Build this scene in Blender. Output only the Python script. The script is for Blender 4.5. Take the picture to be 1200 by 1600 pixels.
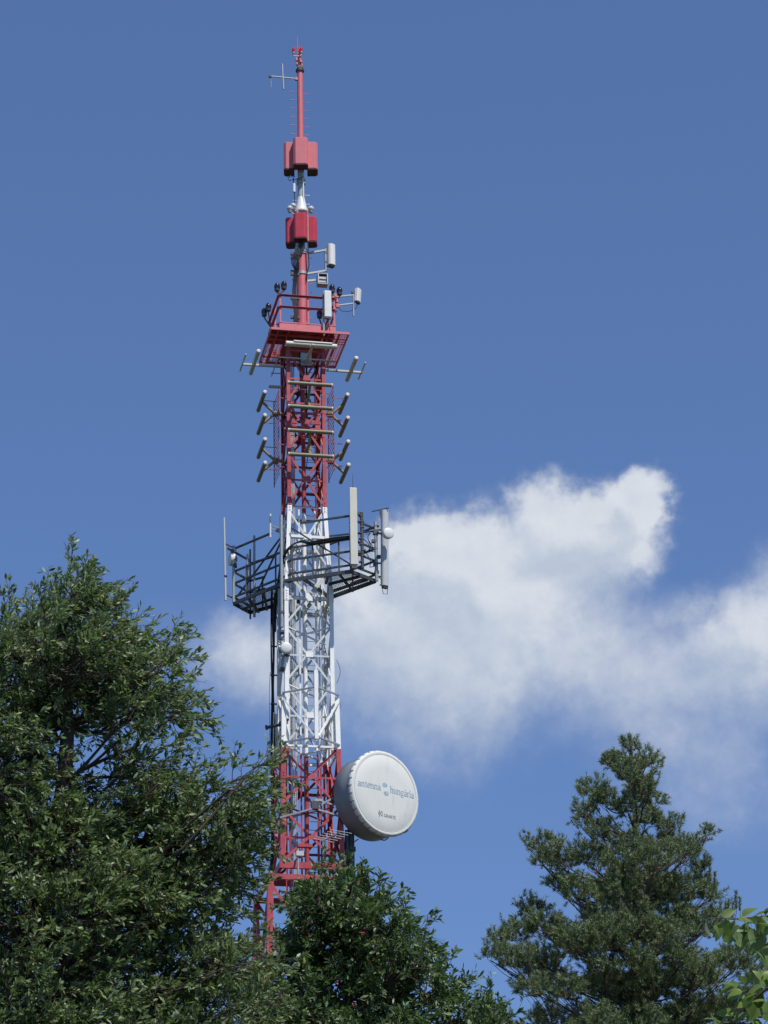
import bpy, math, random
import numpy as np
from mathutils import Vector

for _o in list(bpy.data.objects):
    bpy.data.objects.remove(_o, do_unlink=True)
scn = bpy.context.scene
COL = scn.collection
rad = math.radians
rng = np.random.default_rng(11)
rnd = random.Random(5)

# ------------------------------------------------------------------ camera
FPX, PITCH, ROLL = 4537.0, rad(23.0), rad(-1.2)      # focal length in pixels of a 1200 x 1600 frame
CAM = Vector((0.0, 0.0, 1.6))
_f = Vector((0, math.cos(PITCH), math.sin(PITCH)))
_r0, _u0 = Vector((1, 0, 0)), Vector((0, -math.sin(PITCH), math.cos(PITCH)))
CR = _r0 * math.cos(ROLL) + _u0 * math.sin(ROLL)
CU = _u0 * math.cos(ROLL) - _r0 * math.sin(ROLL)
CF = _f
cam_d = bpy.data.cameras.new('camera')
cam_d.sensor_fit = 'VERTICAL'
cam_d.sensor_height = 36.0
cam_d.lens = FPX / 1600.0 * 36.0
cam_d.clip_end = 9000.0
cam_o = bpy.data.objects.new('camera', cam_d)
COL.objects.link(cam_o)
from mathutils import Matrix
cam_o.matrix_world = Matrix(((CR.x, CU.x, -CF.x, CAM.x), (CR.y, CU.y, -CF.y, CAM.y),
                             (CR.z, CU.z, -CF.z, CAM.z), (0, 0, 0, 1)))
scn.camera = cam_o

def ray(px, py):
    return (CF * FPX + CR * (px - 600.0) + CU * (800.0 - py)).normalized()

# ------------------------------------------------------------------ sky and sun
SUN_EL, SUN_AZ = rad(57.0), rad(146.0)               # azimuth clockwise from +Y (the viewing direction)
SUN = Vector((math.sin(SUN_AZ) * math.cos(SUN_EL), math.cos(SUN_AZ) * math.cos(SUN_EL), math.sin(SUN_EL)))
sun_d = bpy.data.lights.new('sun', 'SUN')
sun_d.energy = 3.6
sun_d.angle = rad(0.53)
sun_d.color = (1.0, 0.955, 0.89)
sun_o = bpy.data.objects.new('sun', sun_d)
sun_o.rotation_euler = SUN.to_track_quat('Z', 'Y').to_euler()
COL.objects.link(sun_o)

scn.view_settings.view_transform = 'Standard'
scn.view_settings.look = 'None'
scn.view_settings.exposure = 0.3
scn.view_settings.gamma = 1.0

world = bpy.data.worlds.new('World')
scn.world = world
world.use_nodes = True
wn, wl = world.node_tree.nodes, world.node_tree.links
wn.clear()

class NT:
    """small helper for wiring node trees"""
    def __init__(s, tree):
        s.n, s.l = tree.nodes, tree.links
    def put(s, sock, v):
        if hasattr(v, 'is_output'):
            s.l.new(v, sock)
        else:
            sock.default_value = v
    def math(s, op, a, b=0.0, c=0.0, clamp=False):
        n = s.n.new('ShaderNodeMath'); n.operation = op; n.use_clamp = clamp
        for k, v in enumerate((a, b, c)):
            s.put(n.inputs[k], v)
        return n.outputs[0]
    def vec(s, op, a, b=(0, 0, 0), out=0, scale=None):
        n = s.n.new('ShaderNodeVectorMath'); n.operation = op
        s.put(n.inputs[0], a); s.put(n.inputs[1], b)
        if scale is not None:
            s.put(n.inputs['Scale'], scale)
        return n.outputs[out]
    def noise(s, vec, scale, detail=5.0, rough=0.55, dist=0.0, out=0):
        n = s.n.new('ShaderNodeTexNoise')
        if vec is not None: s.l.new(vec, n.inputs['Vector'])
        n.inputs['Scale'].default_value = scale
        n.inputs['Detail'].default_value = detail
        n.inputs['Roughness'].default_value = rough
        n.inputs['Distortion'].default_value = dist
        return n.outputs[out]
    def mapr(s, v, a, b, c=0.0, d=1.0, smooth=True):
        n = s.n.new('ShaderNodeMapRange')
        n.interpolation_type = 'SMOOTHSTEP' if smooth else 'LINEAR'
        s.put(n.inputs['Value'], v)
        for k, x in zip(('From Min', 'From Max', 'To Min', 'To Max'), (a, b, c, d)):
            s.put(n.inputs[k], x)
        return n.outputs[0]
    def mix(s, fac, a, b, mode='MIX'):
        n = s.n.new('ShaderNodeMix'); n.data_type = 'RGBA'; n.blend_type = mode
        s.put(n.inputs[0], fac)
        for k, v in ((6, a), (7, b)):
            s.put(n.inputs[k], (*v, 1.0) if isinstance(v, tuple) and len(v) == 3 else v)
        return n.outputs[2]

# clouds: puffs placed by direction in the sky (they are infinitely far, like the sky itself)
PUFFS = [  # px, py, radius, weight
    (1008, 768, 54, .85), (962, 818, 88, .7), (880, 806, 78, .68), (850, 775, 42, .25), (950, 850, 105, .6), (1000, 830, 70, .3),
    (655, 845, 72, .7), (715, 872, 100, .68), (810, 880, 120, .75), (600, 910, 100, .6), (545, 960, 100, .42),
    (700, 960, 150, .6), (820, 960, 140, .5), (570, 1050, 150, .46), (440, 1035, 130, .55), (375, 1035, 95, .52),
    (680, 1080, 150, .42), (800, 1060, 140, .36), (920, 1010, 130, .42), (1010, 1040, 140, .40), (1080, 1000, 110, .2), (720, 1000, 220, .25),
    (1190, 975, 105, .5), (1150, 1035, 110, .36), (1240, 1000, 160, .6), (1080, 1150, 140, .30), (1160, 1250, 130, .28),
    (1000, 1130, 130, .30), (740, 1160, 110, .2), (1120, 1190, 120, .12), (300, 1000, 90, .12), (240, 960, 80, .05)]
grp = bpy.data.node_groups.new('cloud_density', 'ShaderNodeTree')
grp.interface.new_socket('Vector', in_out='INPUT', socket_type='NodeSocketVector')
grp.interface.new_socket('Value', in_out='OUTPUT', socket_type='NodeSocketFloat')
g = NT(grp)
gi, go = g.n.new('NodeGroupInput'), g.n.new('NodeGroupOutput')
warp = g.vec('SCALE', g.vec('SUBTRACT', g.noise(gi.outputs[0], 30, 4, .6, out=1), (.5, .5, .5)), scale=.022)
warp2 = g.vec('SCALE', g.vec('SUBTRACT', g.noise(gi.outputs[0], 95, 5, .62, out=1), (.5, .5, .5)), scale=.013)
wv = g.vec('ADD', g.vec('ADD', gi.outputs[0], warp), warp2)
acc = 0.0
for px, py, r, w in PUFFS:
    dist = g.vec('DISTANCE', wv, tuple(ray(px, py)), out=1)
    q = g.math('DIVIDE', dist, r / FPX * 1.25)
    q = g.math('SUBTRACT', 1.0, g.math('MULTIPLY', q, q), clamp=True)
    q = g.math('MULTIPLY', g.math('MULTIPLY', q, q), w)
    acc = g.math('ADD', acc, q)
# the same kind of scattered cloud over the rest of the sky
away = g.mapr(g.vec('DISTANCE', gi.outputs[0], tuple(ray(600, 800)), out=1), .26, .5)
far_c = g.mapr(g.noise(gi.outputs[0], 3.2, 6, .6), .54, .78)
acc = g.math('ADD', acc, g.math('MULTIPLY', far_c, away))
g.l.new(acc, go.inputs[0])

w = NT(world.node_tree)
tc = wn.new('ShaderNodeTexCoord')
D = tc.outputs['Generated']
def density(v):
    n = wn.new('ShaderNodeGroup'); n.node_tree = grp
    wl.new(v, n.inputs[0])
    return n.outputs[0]
Dn = w.vec('NORMALIZE', D)
d0 = density(Dn)
sun_step = (CR * .55 + CU * .84) * 0.011
d1 = density(w.vec('ADD', Dn, tuple(sun_step)))
fine = w.noise(Dn, 75, 8, .62)
wisp = w.noise(Dn, 22, 5, .6, 0.4)
dd = w.math('ADD', d0, w.math('MULTIPLY', w.math('SUBTRACT', fine, .5), w.mapr(d0, 0.02, .3, .08, .42)))
dd = w.math('ADD', dd, w.math('MULTIPLY', w.math('SUBTRACT', wisp, .5), w.mapr(d0, 0.0, .4, .08, .5)))
sepd = wn.new('ShaderNodeSeparateXYZ'); wl.new(Dn, sepd.inputs[0])
soft = w.mapr(sepd.outputs[2], .335, .395, 1.40, .98)          # crisp billows above, ragged veil below
alpha = w.mapr(dd, w.mapr(sepd.outputs[2], .335, .395, -.03, .06), soft, 0.0, .95)
fine2 = w.noise(w.vec('ADD', Dn, tuple(sun_step * .45)), 75, 8, .62)
relief = w.math('ADD', w.math('MULTIPLY', w.mapr(w.math('SUBTRACT', d0, d1), -.30, .40, 0.0, 1.0), .75), w.math('ADD', .1, w.math('MULTIPLY', w.math('SUBTRACT', fine, fine2), .8)), clamp=True)
ccol = w.mix(relief, (.55, .63, .76), (.80, .84, .90))
sky = wn.new('ShaderNodeTexSky')
sky.sky_type = 'NISHITA'
sky.sun_disc = False
sky.sun_elevation = SUN_EL
sky.sun_rotation = SUN_AZ
sky.altitude = 300
sky.air_density = 1.0
sky.dust_density = 0.35
sky.ozone_density = 1.5
bg1, bg2 = wn.new('ShaderNodeBackground'), wn.new('ShaderNodeBackground')
gam = wn.new('ShaderNodeGamma'); gam.inputs[1].default_value = .7     # hazy summer air: a gentler fade towards the horizon
wl.new(sky.outputs[0], gam.inputs[0])
wl.new(w.vec('MULTIPLY', gam.outputs[0], (.72, .98, 1.50)), bg1.inputs[0]); bg1.inputs[1].default_value = 0.10
wl.new(ccol, bg2.inputs[0]); bg2.inputs[1].default_value = 0.74
ms, wo = wn.new('ShaderNodeMixShader'), wn.new('ShaderNodeOutputWorld')
wl.new(alpha, ms.inputs[0]); wl.new(bg1.outputs[0], ms.inputs[1]); wl.new(bg2.outputs[0], ms.inputs[2])
wl.new(ms.outputs[0], wo.inputs[0])

# ------------------------------------------------------------------ materials
def new_mat(name):
    m = bpy.data.materials.new(name); m.use_nodes = True
    m.node_tree.nodes.clear()
    t = NT(m.node_tree)
    b = t.n.new('ShaderNodeBsdfPrincipled'); o = t.n.new('ShaderNodeOutputMaterial')
    t.l.new(b.outputs[0], o.inputs[0])
    return m, t, b, o

def coords(t, which='Object'):
    return t.n.new('ShaderNodeTexCoord').outputs[which]

def plain(name, col, rough=.5, metal=0.0, var=.18, scale=6.0, dirt=None, dirt_amt=.0, spec=.5):
    m, t, b, o = new_mat(name)
    c = coords(t)
    n1 = t.noise(c, scale, 6, .6)
    dark = tuple(x * (1 - var) for x in col); lite = tuple(min(1, x * (1 + var)) for x in col)
    cc = t.mix(n1, dark, lite)
    if dirt:
        n2 = t.noise(t.vec('MULTIPLY', c, (1.6, 1.6, .35)), scale * 2.7, 8, .7)
        cc = t.mix(t.math('MULTIPLY', t.mapr(n2, .5, .75), dirt_amt), cc, dirt)
    t.put(b.inputs['Base Color'], cc)
    t.put(b.inputs['Roughness'], t.mapr(n1, .2, .8, max(.02, rough - .1), min(1, rough + .1), False))
    b.inputs['Metallic'].default_value = metal
    b.inputs['Specular IOR Level'].default_value = spec
    return m

M = {}
M['galv'] = plain('galvanised_steel', (.36, .39, .41), .5, .35, .25, 9, (.16, .14, .12), .5)
M['darkgalv'] = plain('weathered_dark_steel', (.072, .078, .085), .55, .3, .3, 9, (.05, .045, .04), .6)
M['black'] = plain('black_cable_rubber', (.012, .013, .015), .45, 0, .3, 12)
M['white'] = plain('white_fibreglass', (.72, .73, .72), .42, 0, .05, 5, (.40, .38, .33), .35)
M['cream'] = plain('aged_cream_fibreglass', (.62, .60, .52), .45, 0, .07, 4, (.36, .33, .26), .4)
M['greyrad'] = plain('grey_radome', (.50, .52, .53), .45, 0, .08, 5, (.3, .3, .3), .3)
M['red'] = plain('red_radome', (.50, .035, .06), .42, 0, .08, 3, (.62, .16, .18), .35)
M['pink'] = plain('faded_red_radome', (.62, .165, .19), .5, 0, .07, 3, (.60, .20, .21), .5)
M['darkred'] = plain('shaded_underside_red', (.07, .012, .018), .6, 0, .2, 5)  # underside shade painted in as near-black red on the panel bottoms
M['polered'] = plain('faded_red_paint', (.60, .15, .175), .5, 0, .12, 4, (.35, .05, .06), .45)
M['polegrey'] = plain('grey_pole_paint', (.38, .43, .46), .5, 0, .12, 5, (.25, .22, .19), .4)
M['redglass'] = plain('red_lamp_glass', (.55, .01, .02), .12, 0, .1, 6, spec=.8)
M['darkglass'] = plain('dark_ruby_lamp_glass', (.018, .006, .008), .1, 0, .2, 6, spec=.7)
M['tube'] = plain('weathered_yellowed_tube', (.24, .195, .115), .55, 0, .2, 5, (.09, .075, .05), .7)
M['tubecap'] = plain('tube_end_cap', (.66, .60, .52), .5, 0, .12, 8, (.4, .2, .15), .3)
M['tubewhite'] = plain('white_antenna_tube', (.55, .55, .48), .45, 0, .15, 5, (.3, .28, .2), .5)
M['drum'] = plain('grey_dish_shroud', (.23, .27, .30), .5, .1, .08, 2.5, (.2, .21, .22), .4)
M['radome'] = plain('white_radome_fabric', (.68, .685, .65), .55, 0, .05, 1.4, (.50, .50, .45), .5)
M['rim'] = plain('white_rim_paint', (.72, .73, .71), .45, 0, .05, 4, (.45, .44, .4), .35)
M['ink'] = plain('blue_lettering', (.29, .39, .49), .6, 0, .08, 10)
M['inkpale'] = plain('pale_blue_emblem_print', (.36, .46, .53), .6, 0, .08, 10)
M['inkdark'] = plain('dark_grey_lettering', (.17, .18, .19), .6, 0, .1, 10)
M['bark'] = plain('oak_bark', (.055, .042, .032), .85, 0, .4, 7, (.10, .09, .075), .5)
M['pinebark'] = plain('pine_bark', (.10, .066, .046), .85, 0, .4, 7, (.10, .07, .05), .6)
M['twig'] = plain('reddish_twig_bark', (.11, .06, .045), .7, 0, .3, 30)

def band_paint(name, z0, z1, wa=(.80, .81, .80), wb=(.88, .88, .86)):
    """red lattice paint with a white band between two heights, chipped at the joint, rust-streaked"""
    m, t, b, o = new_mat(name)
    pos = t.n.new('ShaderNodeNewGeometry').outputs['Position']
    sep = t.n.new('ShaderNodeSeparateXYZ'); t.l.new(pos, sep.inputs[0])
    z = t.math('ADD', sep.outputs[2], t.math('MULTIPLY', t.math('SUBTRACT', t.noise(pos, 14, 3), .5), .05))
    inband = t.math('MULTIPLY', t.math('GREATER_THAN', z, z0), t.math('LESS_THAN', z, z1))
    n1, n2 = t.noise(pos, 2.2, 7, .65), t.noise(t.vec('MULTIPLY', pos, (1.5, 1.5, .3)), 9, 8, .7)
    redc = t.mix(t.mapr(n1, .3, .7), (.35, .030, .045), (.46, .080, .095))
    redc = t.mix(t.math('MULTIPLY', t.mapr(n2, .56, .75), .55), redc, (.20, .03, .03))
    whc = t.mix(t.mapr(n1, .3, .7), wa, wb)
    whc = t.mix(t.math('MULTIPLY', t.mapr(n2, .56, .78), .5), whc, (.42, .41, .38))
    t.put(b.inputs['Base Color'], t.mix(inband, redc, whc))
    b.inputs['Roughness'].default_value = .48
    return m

def leaf_mat(name, top, under, var, rough, trans, tcol, under_amt=1.0):
    m, t, b, o = new_mat(name)
    geo = t.n.new('ShaderNodeNewGeometry')
    rpi = geo.outputs['Random Per Island']
    hs = t.mapr(rpi, 0, 1, 1 - var, 1 + var, False)
    tip = t.mix(t.math('GREATER_THAN', t.math('FRACT', t.math('MULTIPLY', rpi, 37.7)), .8), top,
                (top[0] * 1.7, top[1] * 1.35, top[2] * 1.1))
    c = t.mix(t.math('MULTIPLY', geo.outputs['Backfacing'], under_amt), tip, under)
    c = t.vec('SCALE', c, scale=hs)
    t.l.new(c, b.inputs['Base Color'])
    b.inputs['Roughness'].default_value = rough
    b.inputs['Specular IOR Level'].default_value = .45
    tr = t.n.new('ShaderNodeBsdfTranslucent')
    t.l.new(t.vec('MULTIPLY', t.vec('SCALE', (1, 1, 1), scale=hs), tcol), tr.inputs[0])
    mx = t.n.new('ShaderNodeMixShader'); mx.inputs[0].default_value = trans
    t.l.new(b.outputs[0], mx.inputs[1]); t.l.new(tr.outputs[0], mx.inputs[2])
    t.l.new(mx.outputs[0], o.inputs[0])
    return m
M['oakleaf'] = leaf_mat('oak_leaf', (.108, .168, .060), (.23, .285, .16), .5, .45, .32, (.17, .27, .06))
M['oakleaf2'] = leaf_mat('darker_oak_leaf', (.078, .142, .046), (.18, .24, .12), .5, .42, .28, (.08, .17, .025))
M['needle'] = leaf_mat('pine_needle', (.158, .215, .105), (.158, .215, .105), .45, .5, .2, (.12, .18, .05), 0.0)
M['broadleaf'] = leaf_mat('broad_leaf', (.075, .14, .036), (.17, .23, .10), .55, .34, .30, (.19, .31, .05))

# ------------------------------------------------------------------ mesh helpers
def V(*a):
    return Vector(a)

class MB:
    def __init__(s):
        s.v, s.f, s.smooth = [], [], set()
    def add(s, vs, fs, smooth=False):
        o = len(s.v)
        s.v += [Vector(p) for p in vs]
        for f in fs:
            if smooth: s.smooth.add(len(s.f))
            s.f.append(tuple(i + o for i in f))
        return s
    def frame(s, p, q, up=None):
        d = (q - p).normalized()
        up = up or (V(0, 0, 1) if abs(d.z) < .9 else V(1, 0, 0))
        x = d.cross(up).normalized()
        return d, x, x.cross(d).normalized()
    def prism(s, p, q, prof, x, y):
        n = len(prof)
        vs = [p + x * a + y * b for a, b in prof] + [q + x * a + y * b for a, b in prof]
        fs = [(i, (i + 1) % n, n + (i + 1) % n, n + i) for i in range(n)] + [tuple(range(n))[::-1], tuple(range(n, 2 * n))]
        return s.add(vs, fs)
    def bar(s, p, q, w, h, up=None):
        d, x, y = s.frame(p, q, up)
        return s.prism(p, q, [(-w / 2, -h / 2), (w / 2, -h / 2), (w / 2, h / 2), (-w / 2, h / 2)], x, y)
    def angle(s, p, q, w, t, d1, d2):
        return s.prism(p, q, [(0, 0), (w, 0), (w, t), (t, t), (t, w), (0, w)], d1, d2)
    def box(s, c, x, y, z):
        vs = [c + x * a + y * b + z * e for e in (-1, 1) for a, b in ((-1, -1), (1, -1), (1, 1), (-1, 1))]
        return s.add(vs, [(3, 2, 1, 0), (4, 5, 6, 7), (0, 1, 5, 4), (1, 2, 6, 5), (2, 3, 7, 6), (3, 0, 4, 7)])
    def tube(s, p, q, r, r2=None, n=10, caps=True):
        r2 = r if r2 is None else r2
        d, x, y = s.frame(p, q)
        cs = [(math.cos(2 * math.pi * k / n), math.sin(2 * math.pi * k / n)) for k in range(n)]
        vs = [p + (x * a + y * b) * r for a, b in cs] + [q + (x * a + y * b) * r2 for a, b in cs]
        s.add(vs, [(k, (k + 1) % n, n + (k + 1) % n, n + k) for k in range(n)], True)
        if caps:
            s.add(vs[:n], [tuple(range(n))[::-1]]); s.add(vs[n:], [tuple(range(n))])
        return s
    def path(s, pts, r, n=6):
        rs = r if isinstance(r, (list, tuple)) else [r] * len(pts)
        rings = []
        x = None
        for i, p in enumerate(pts):
            d = (pts[min(i + 1, len(pts) - 1)] - pts[max(i - 1, 0)]).normalized()
            if x is None:
                x = d.cross(V(0, 0, 1) if abs(d.z) < .9 else V(1, 0, 0)).normalized()
            else:
                x = (x - d * x.dot(d)).normalized()
            y = d.cross(x)
            rings += [p + (x * math.cos(2 * math.pi * k / n) + y * math.sin(2 * math.pi * k / n)) * rs[i] for k in range(n)]
        fs = [(i * n + k, i * n + (k + 1) % n, (i + 1) * n + (k + 1) % n, (i + 1) * n + k)
              for i in range(len(pts) - 1) for k in range(n)]
        s.add(rings, fs, True)
        m = len(pts)
        return s.add(rings[:n] + rings[-n:], [tuple(range(n))[::-1], tuple(range(n, 2 * n))])
    def lathe(s, c, ax, prof, n=24, smooth=True):
        """prof: (radius, distance along axis)"""
        ax = ax.normalized()
        x = ax.cross(V(0, 0, 1) if abs(ax.z) < .9 else V(1, 0, 0)).normalized(); y = ax.cross(x)
        vs = [c + ax * h + (x * math.cos(2 * math.pi * k / n) + y * math.sin(2 * math.pi * k / n)) * r for r, h in prof for k in range(n)]
        fs = [(i * n + k, (i + 1) * n + k, (i + 1) * n + (k + 1) % n, i * n + (k + 1) % n)[::-1] for i in range(len(prof) - 1) for k in range(n)]
        s.add(vs, fs, smooth)
        m = len(prof)
        return s.add(vs[:n] + vs[-n:], [tuple(range(n))[::-1], tuple(range(n, 2 * n))])
    def build(s, name, mat, parent=None, bevel=0.0):
        off = origin(parent)
        me = bpy.data.meshes.new(name)
        me.from_pydata([tuple(v - off) for v in s.v], [], s.f)
        if s.smooth:
            sm = [i in s.smooth for i in range(len(s.f))]
            me.polygons.foreach_set('use_smooth', sm)
        me.validate()
        me.materials.append(M[mat] if isinstance(mat, str) else mat)
        ob = bpy.data.objects.new(name, me)
        COL.objects.link(ob)
        ob.parent = parent
        if bevel:
            md = ob.modifiers.new('bevel', 'BEVEL'); md.width = bevel; md.segments = 2; md.limit_method = 'ANGLE'
        return ob

def origin(o):
    v = Vector((0, 0, 0))
    while o is not None:
        v = v + Vector(o.location); o = o.parent
    return v

def thing(name, label, cat, loc, group=None):
    o = bpy.data.objects.new(name, None); COL.objects.link(o)
    o.empty_display_size = .2
    o.location = loc
    return tag(o, label, cat, group)

def tag(o, label, cat, group=None, kind=None):
    o['label'] = label; o['category'] = cat
    if group: o['group'] = group
    if kind: o['kind'] = kind
    return o

def obj_np(name, verts, faces_flat, loops, mat, parent, smooth=False):
    """big mesh from numpy arrays; loops = vertices per face (constant)"""
    off = np.array(origin(parent))
    me = bpy.data.meshes.new(name)
    nv, nf = len(verts), len(faces_flat) // loops
    me.vertices.add(nv); me.vertices.foreach_set('co', (verts - off).astype(np.float32).ravel())
    me.loops.add(nf * loops); me.loops.foreach_set('vertex_index', faces_flat.astype(np.int32))
    me.polygons.add(nf); me.polygons.foreach_set('loop_start', np.arange(0, nf * loops, loops, dtype=np.int32))
    if smooth: me.polygons.foreach_set('use_smooth', np.ones(nf, dtype=bool))
    me.update(calc_edges=True)
    me.materials.append(M[mat])
    ob = bpy.data.objects.new(name, me); COL.objects.link(ob); ob.parent = parent
    return ob

# ------------------------------------------------------------------ ground
gm, gt, gb, _ = new_mat('meadow_grass')
gc = coords(gt)
gt.put(gb.inputs['Base Color'], gt.mix(gt.noise(gc, .6, 8, .7), (.022, .035, .014), (.06, .065, .03)))
gb.inputs['Roughness'].default_value = .9
M['ground'] = gm
gr = MB()
NG = 48
gr.add([V(0, 0, 0)] + [V(math.cos(2 * math.pi * k / NG) * r, math.sin(2 * math.pi * k / NG) * r, 0) for r in (60, 300, 6000) for k in range(NG)],
       [(0, 1 + k, 1 + (k + 1) % NG) for k in range(NG)] +
       [(1 + j * NG + k, 1 + (j + 1) * NG + k, 1 + (j + 1) * NG + (k + 1) % NG, 1 + j * NG + (k + 1) % NG) for j in range(2) for k in range(NG)])
ground = gr.build('ground', 'ground'); ground['kind'] = 'structure'

# ------------------------------------------------------------------ tower frame of reference
A = rad(11.5)
TU = V(math.cos(A), math.sin(A), 0)        # along the front face, left to right
TN = V(math.sin(A), -math.cos(A), 0)       # outwards from the front face
UP = V(0, 0, 1)
_d = ray(478.5, 1183); _p = CAM + _d * (95.4 / _d.y)
T0 = V(_p.x, _p.y, 0)
def T(u, n, z):
    return T0 + TU * u + TN * n + UP * z
def F(px, py, n):
    """world point seen at a pixel on the vertical plane n metres in front of the tower axis"""
    d = ray(px, py)
    t = (n - (CAM - T0).dot(TN)) / d.dot(TN)
    return CAM + d * t
def Hh(px, py, z):
    d = ray(px, py); return CAM + d * ((z - CAM.z) / d.z)
def uz(px, py, n):
    p = F(px, py, n); return (p - T0).dot(TU), p.z
def zat(P, py):
    """height on the vertical line through P that shows at image row py"""
    k = 800.0 - py
    a = V(P.x, P.y, 0) - CAM
    return (k * a.dot(CF) - FPX * a.dot(CU)) / (FPX * CU.z - k * CF.z)
def ZF(py, n):
    return zat(T(0, n, 0), py)
def lift(P, z):
    return V(P.x, P.y, z)

# ------------------------------------------------------------------ the lattice tower
Z_RW, Z_WR = ZF(1168, 1.04), ZF(791, .70)            # lower and upper edge of the white band
M['band'] = band_paint('tower_paint_bands', Z_RW, Z_WR)
M['bandbrace_shade'] = band_paint('tower_brace_shade_paint', Z_RW, Z_WR, (.50, .52, .52), (.66, .67, .65))  # shade on the braces put into a greyer white
tower = thing('lattice_tower', 'tall red and white lattice telecom tower with a slim mast on top', 'tower', T0)
zA, zB, zC, zD = ZF(522, .71), Z_WR, ZF(930, .865), ZF(1178, .87)
zE, zFt, zG = ZF(1088, 1.0), ZF(1352, 1.10), 0.0
zFtop = zFt
SECT = [  # z low, half width low, z high, half width high, leg size
    (zB, .705, zA, .71, .13), (zC, .865, zB, .705, .14), (zD, .875, zC, .865, .14),
    (zFt, 1.10, zE, 1.0, .16), (0.0, 2.3, zFt - .45, 1.60, .20)]
for zl, hl, zh, hh, lw in SECT:
    for su in (-1, 1):
        for sn in (-1, 1):
            MB().angle(T(su * hl, sn * hl, zl), T(su * hh, sn * hh, zh), lw, .022, TU * -su, TN * -sn).build('leg', 'band', tower)
def hw_at(z):
    for zl, hl, zh, hh, _ in (SECT[0], SECT[1], (SECT[3] if z < zE - .3 else SECT[2]), SECT[3], SECT[4]):
        if zl - .05 <= z <= zh + .05:
            return hl + (hh - hl) * (z - zl) / (zh - zl)
    return 1.6
FACES = [(TU, TN), (-TN, TU), (-TU, -TN), (TN, -TU)]
def fp(k, a, z, hw, inset=.03):
    """point on tower face k, a in -1..1 across it"""
    t, n = FACES[k]
    return T0 + t * (a * (hw - .05)) + n * (hw - inset) + UP * z
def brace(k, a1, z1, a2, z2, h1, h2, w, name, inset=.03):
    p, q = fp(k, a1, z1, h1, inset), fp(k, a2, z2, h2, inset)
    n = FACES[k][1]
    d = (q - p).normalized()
    MB().angle(p, q, w, .012, d.cross(n).normalized(), -n).build(name, 'bandbrace_shade', tower)
def lattice(nodes, hwf, w, w2, extra_h=False, faces=range(4)):
    """nodes: z of alternately a leg point and a mid-face apex, going down"""
    for k in faces:
        for i in range(len(nodes) - 1):
            za, zb = nodes[i], nodes[i + 1]
            leg_first = i % 2 == 0
            for s in (-1, 1):
                if leg_first: brace(k, s, za, s * .03, zb, hwf(za), hwf(zb), w, 'diagonal_brace', .035 + .014 * (s > 0))
                else: brace(k, s * .03, za, s, zb, hwf(za), hwf(zb), w, 'diagonal_brace', .035 + .014 * (s > 0))
        for i, z in enumerate(nodes):
            if i % 2 == 1 or extra_h:
                brace(k, -1, z, 1, z, hwf(z), hwf(z), w2, 'horizontal_brace', .065)
            if i % 2 == 1:
                c = fp(k, 0, z, hwf(z), .02); t, n = FACES[k]
                MB().box(c, t * .13, n * .006, UP * .10).build('gusset_plate', 'band', tower)
def lin(z0, h0, z1, h1):
    return lambda z: h0 + (h1 - h0) * (z - z0) / (z1 - z0)
nz = lambda ys, h: [ZF(y, h) for y in ys]
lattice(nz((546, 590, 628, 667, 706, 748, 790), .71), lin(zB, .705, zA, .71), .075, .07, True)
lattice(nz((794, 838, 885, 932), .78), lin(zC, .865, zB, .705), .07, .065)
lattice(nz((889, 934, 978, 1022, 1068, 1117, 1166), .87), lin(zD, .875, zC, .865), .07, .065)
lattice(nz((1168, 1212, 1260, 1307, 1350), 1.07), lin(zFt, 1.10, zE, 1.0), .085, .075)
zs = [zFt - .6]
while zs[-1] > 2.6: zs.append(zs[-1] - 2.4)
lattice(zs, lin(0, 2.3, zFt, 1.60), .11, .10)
# stiff perforated plates in the upper red part, horizontal frames where the tower steps
for y in (652, 666):
    for k in range(4):
        t, n = FACES[k]; z = ZF(y, .7)
        for a in (-.42, 0.0, .42):
            MB().box(T0 + t * a + n * .60 + UP * z, t * .08, n * .008, UP * .16).build('stiffener_plate', 'band', tower)
        MB().box(T0 + t * 0 + n * .615 + UP * (z + .19), t * .62, n * .008, UP * .05).build('stiffener_plate', 'band', tower)
for k in range(4):
    t, n = FACES[k]
    MB().box(T0 + n * 1.08 + UP * (zFt - .02), t * 1.12, n * .06, UP * .11).build('collar_beam', 'band', tower)
    MB().box(T0 + n * 1.5 + UP * (zFt - .55), t * 1.55, n * .06, UP * .09).build('collar_beam', 'band', tower)
    MB().box(T0 + n * .66 + UP * ZF(838, .75), t * .66, n * .07, UP * .05).build('ring_beam', 'band', tower)
    MB().box(T0 + n * 1.02 + UP * (ZF(1166, 1.04)), t * .9, n * .03, UP * .035).build('ring_beam', 'band', tower)
# splice plates with bolts where leg sections meet
for z, h in ((Z_WR, .705), (zC, .865), (ZF(1215, 1.04), 1.05)):
    for su in (-1, 1):
        for sn in (-1, 1):
            m = MB()
            m.box(T(su * (h - .08), sn * (h + .008), z), TU * .075, TN * .006, UP * .22)
            m.box(T(su * (h + .008), sn * (h - .08), z), TU * .006, TN * .075, UP * .22)
            for dz in (-.15, -.05, .05, .15):
                m.box(T(su * (h - .08), sn * (h + .022), z + dz), TU * .018, TN * .012, UP * .018)
            m.build('splice_plate', 'band', tower)
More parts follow.
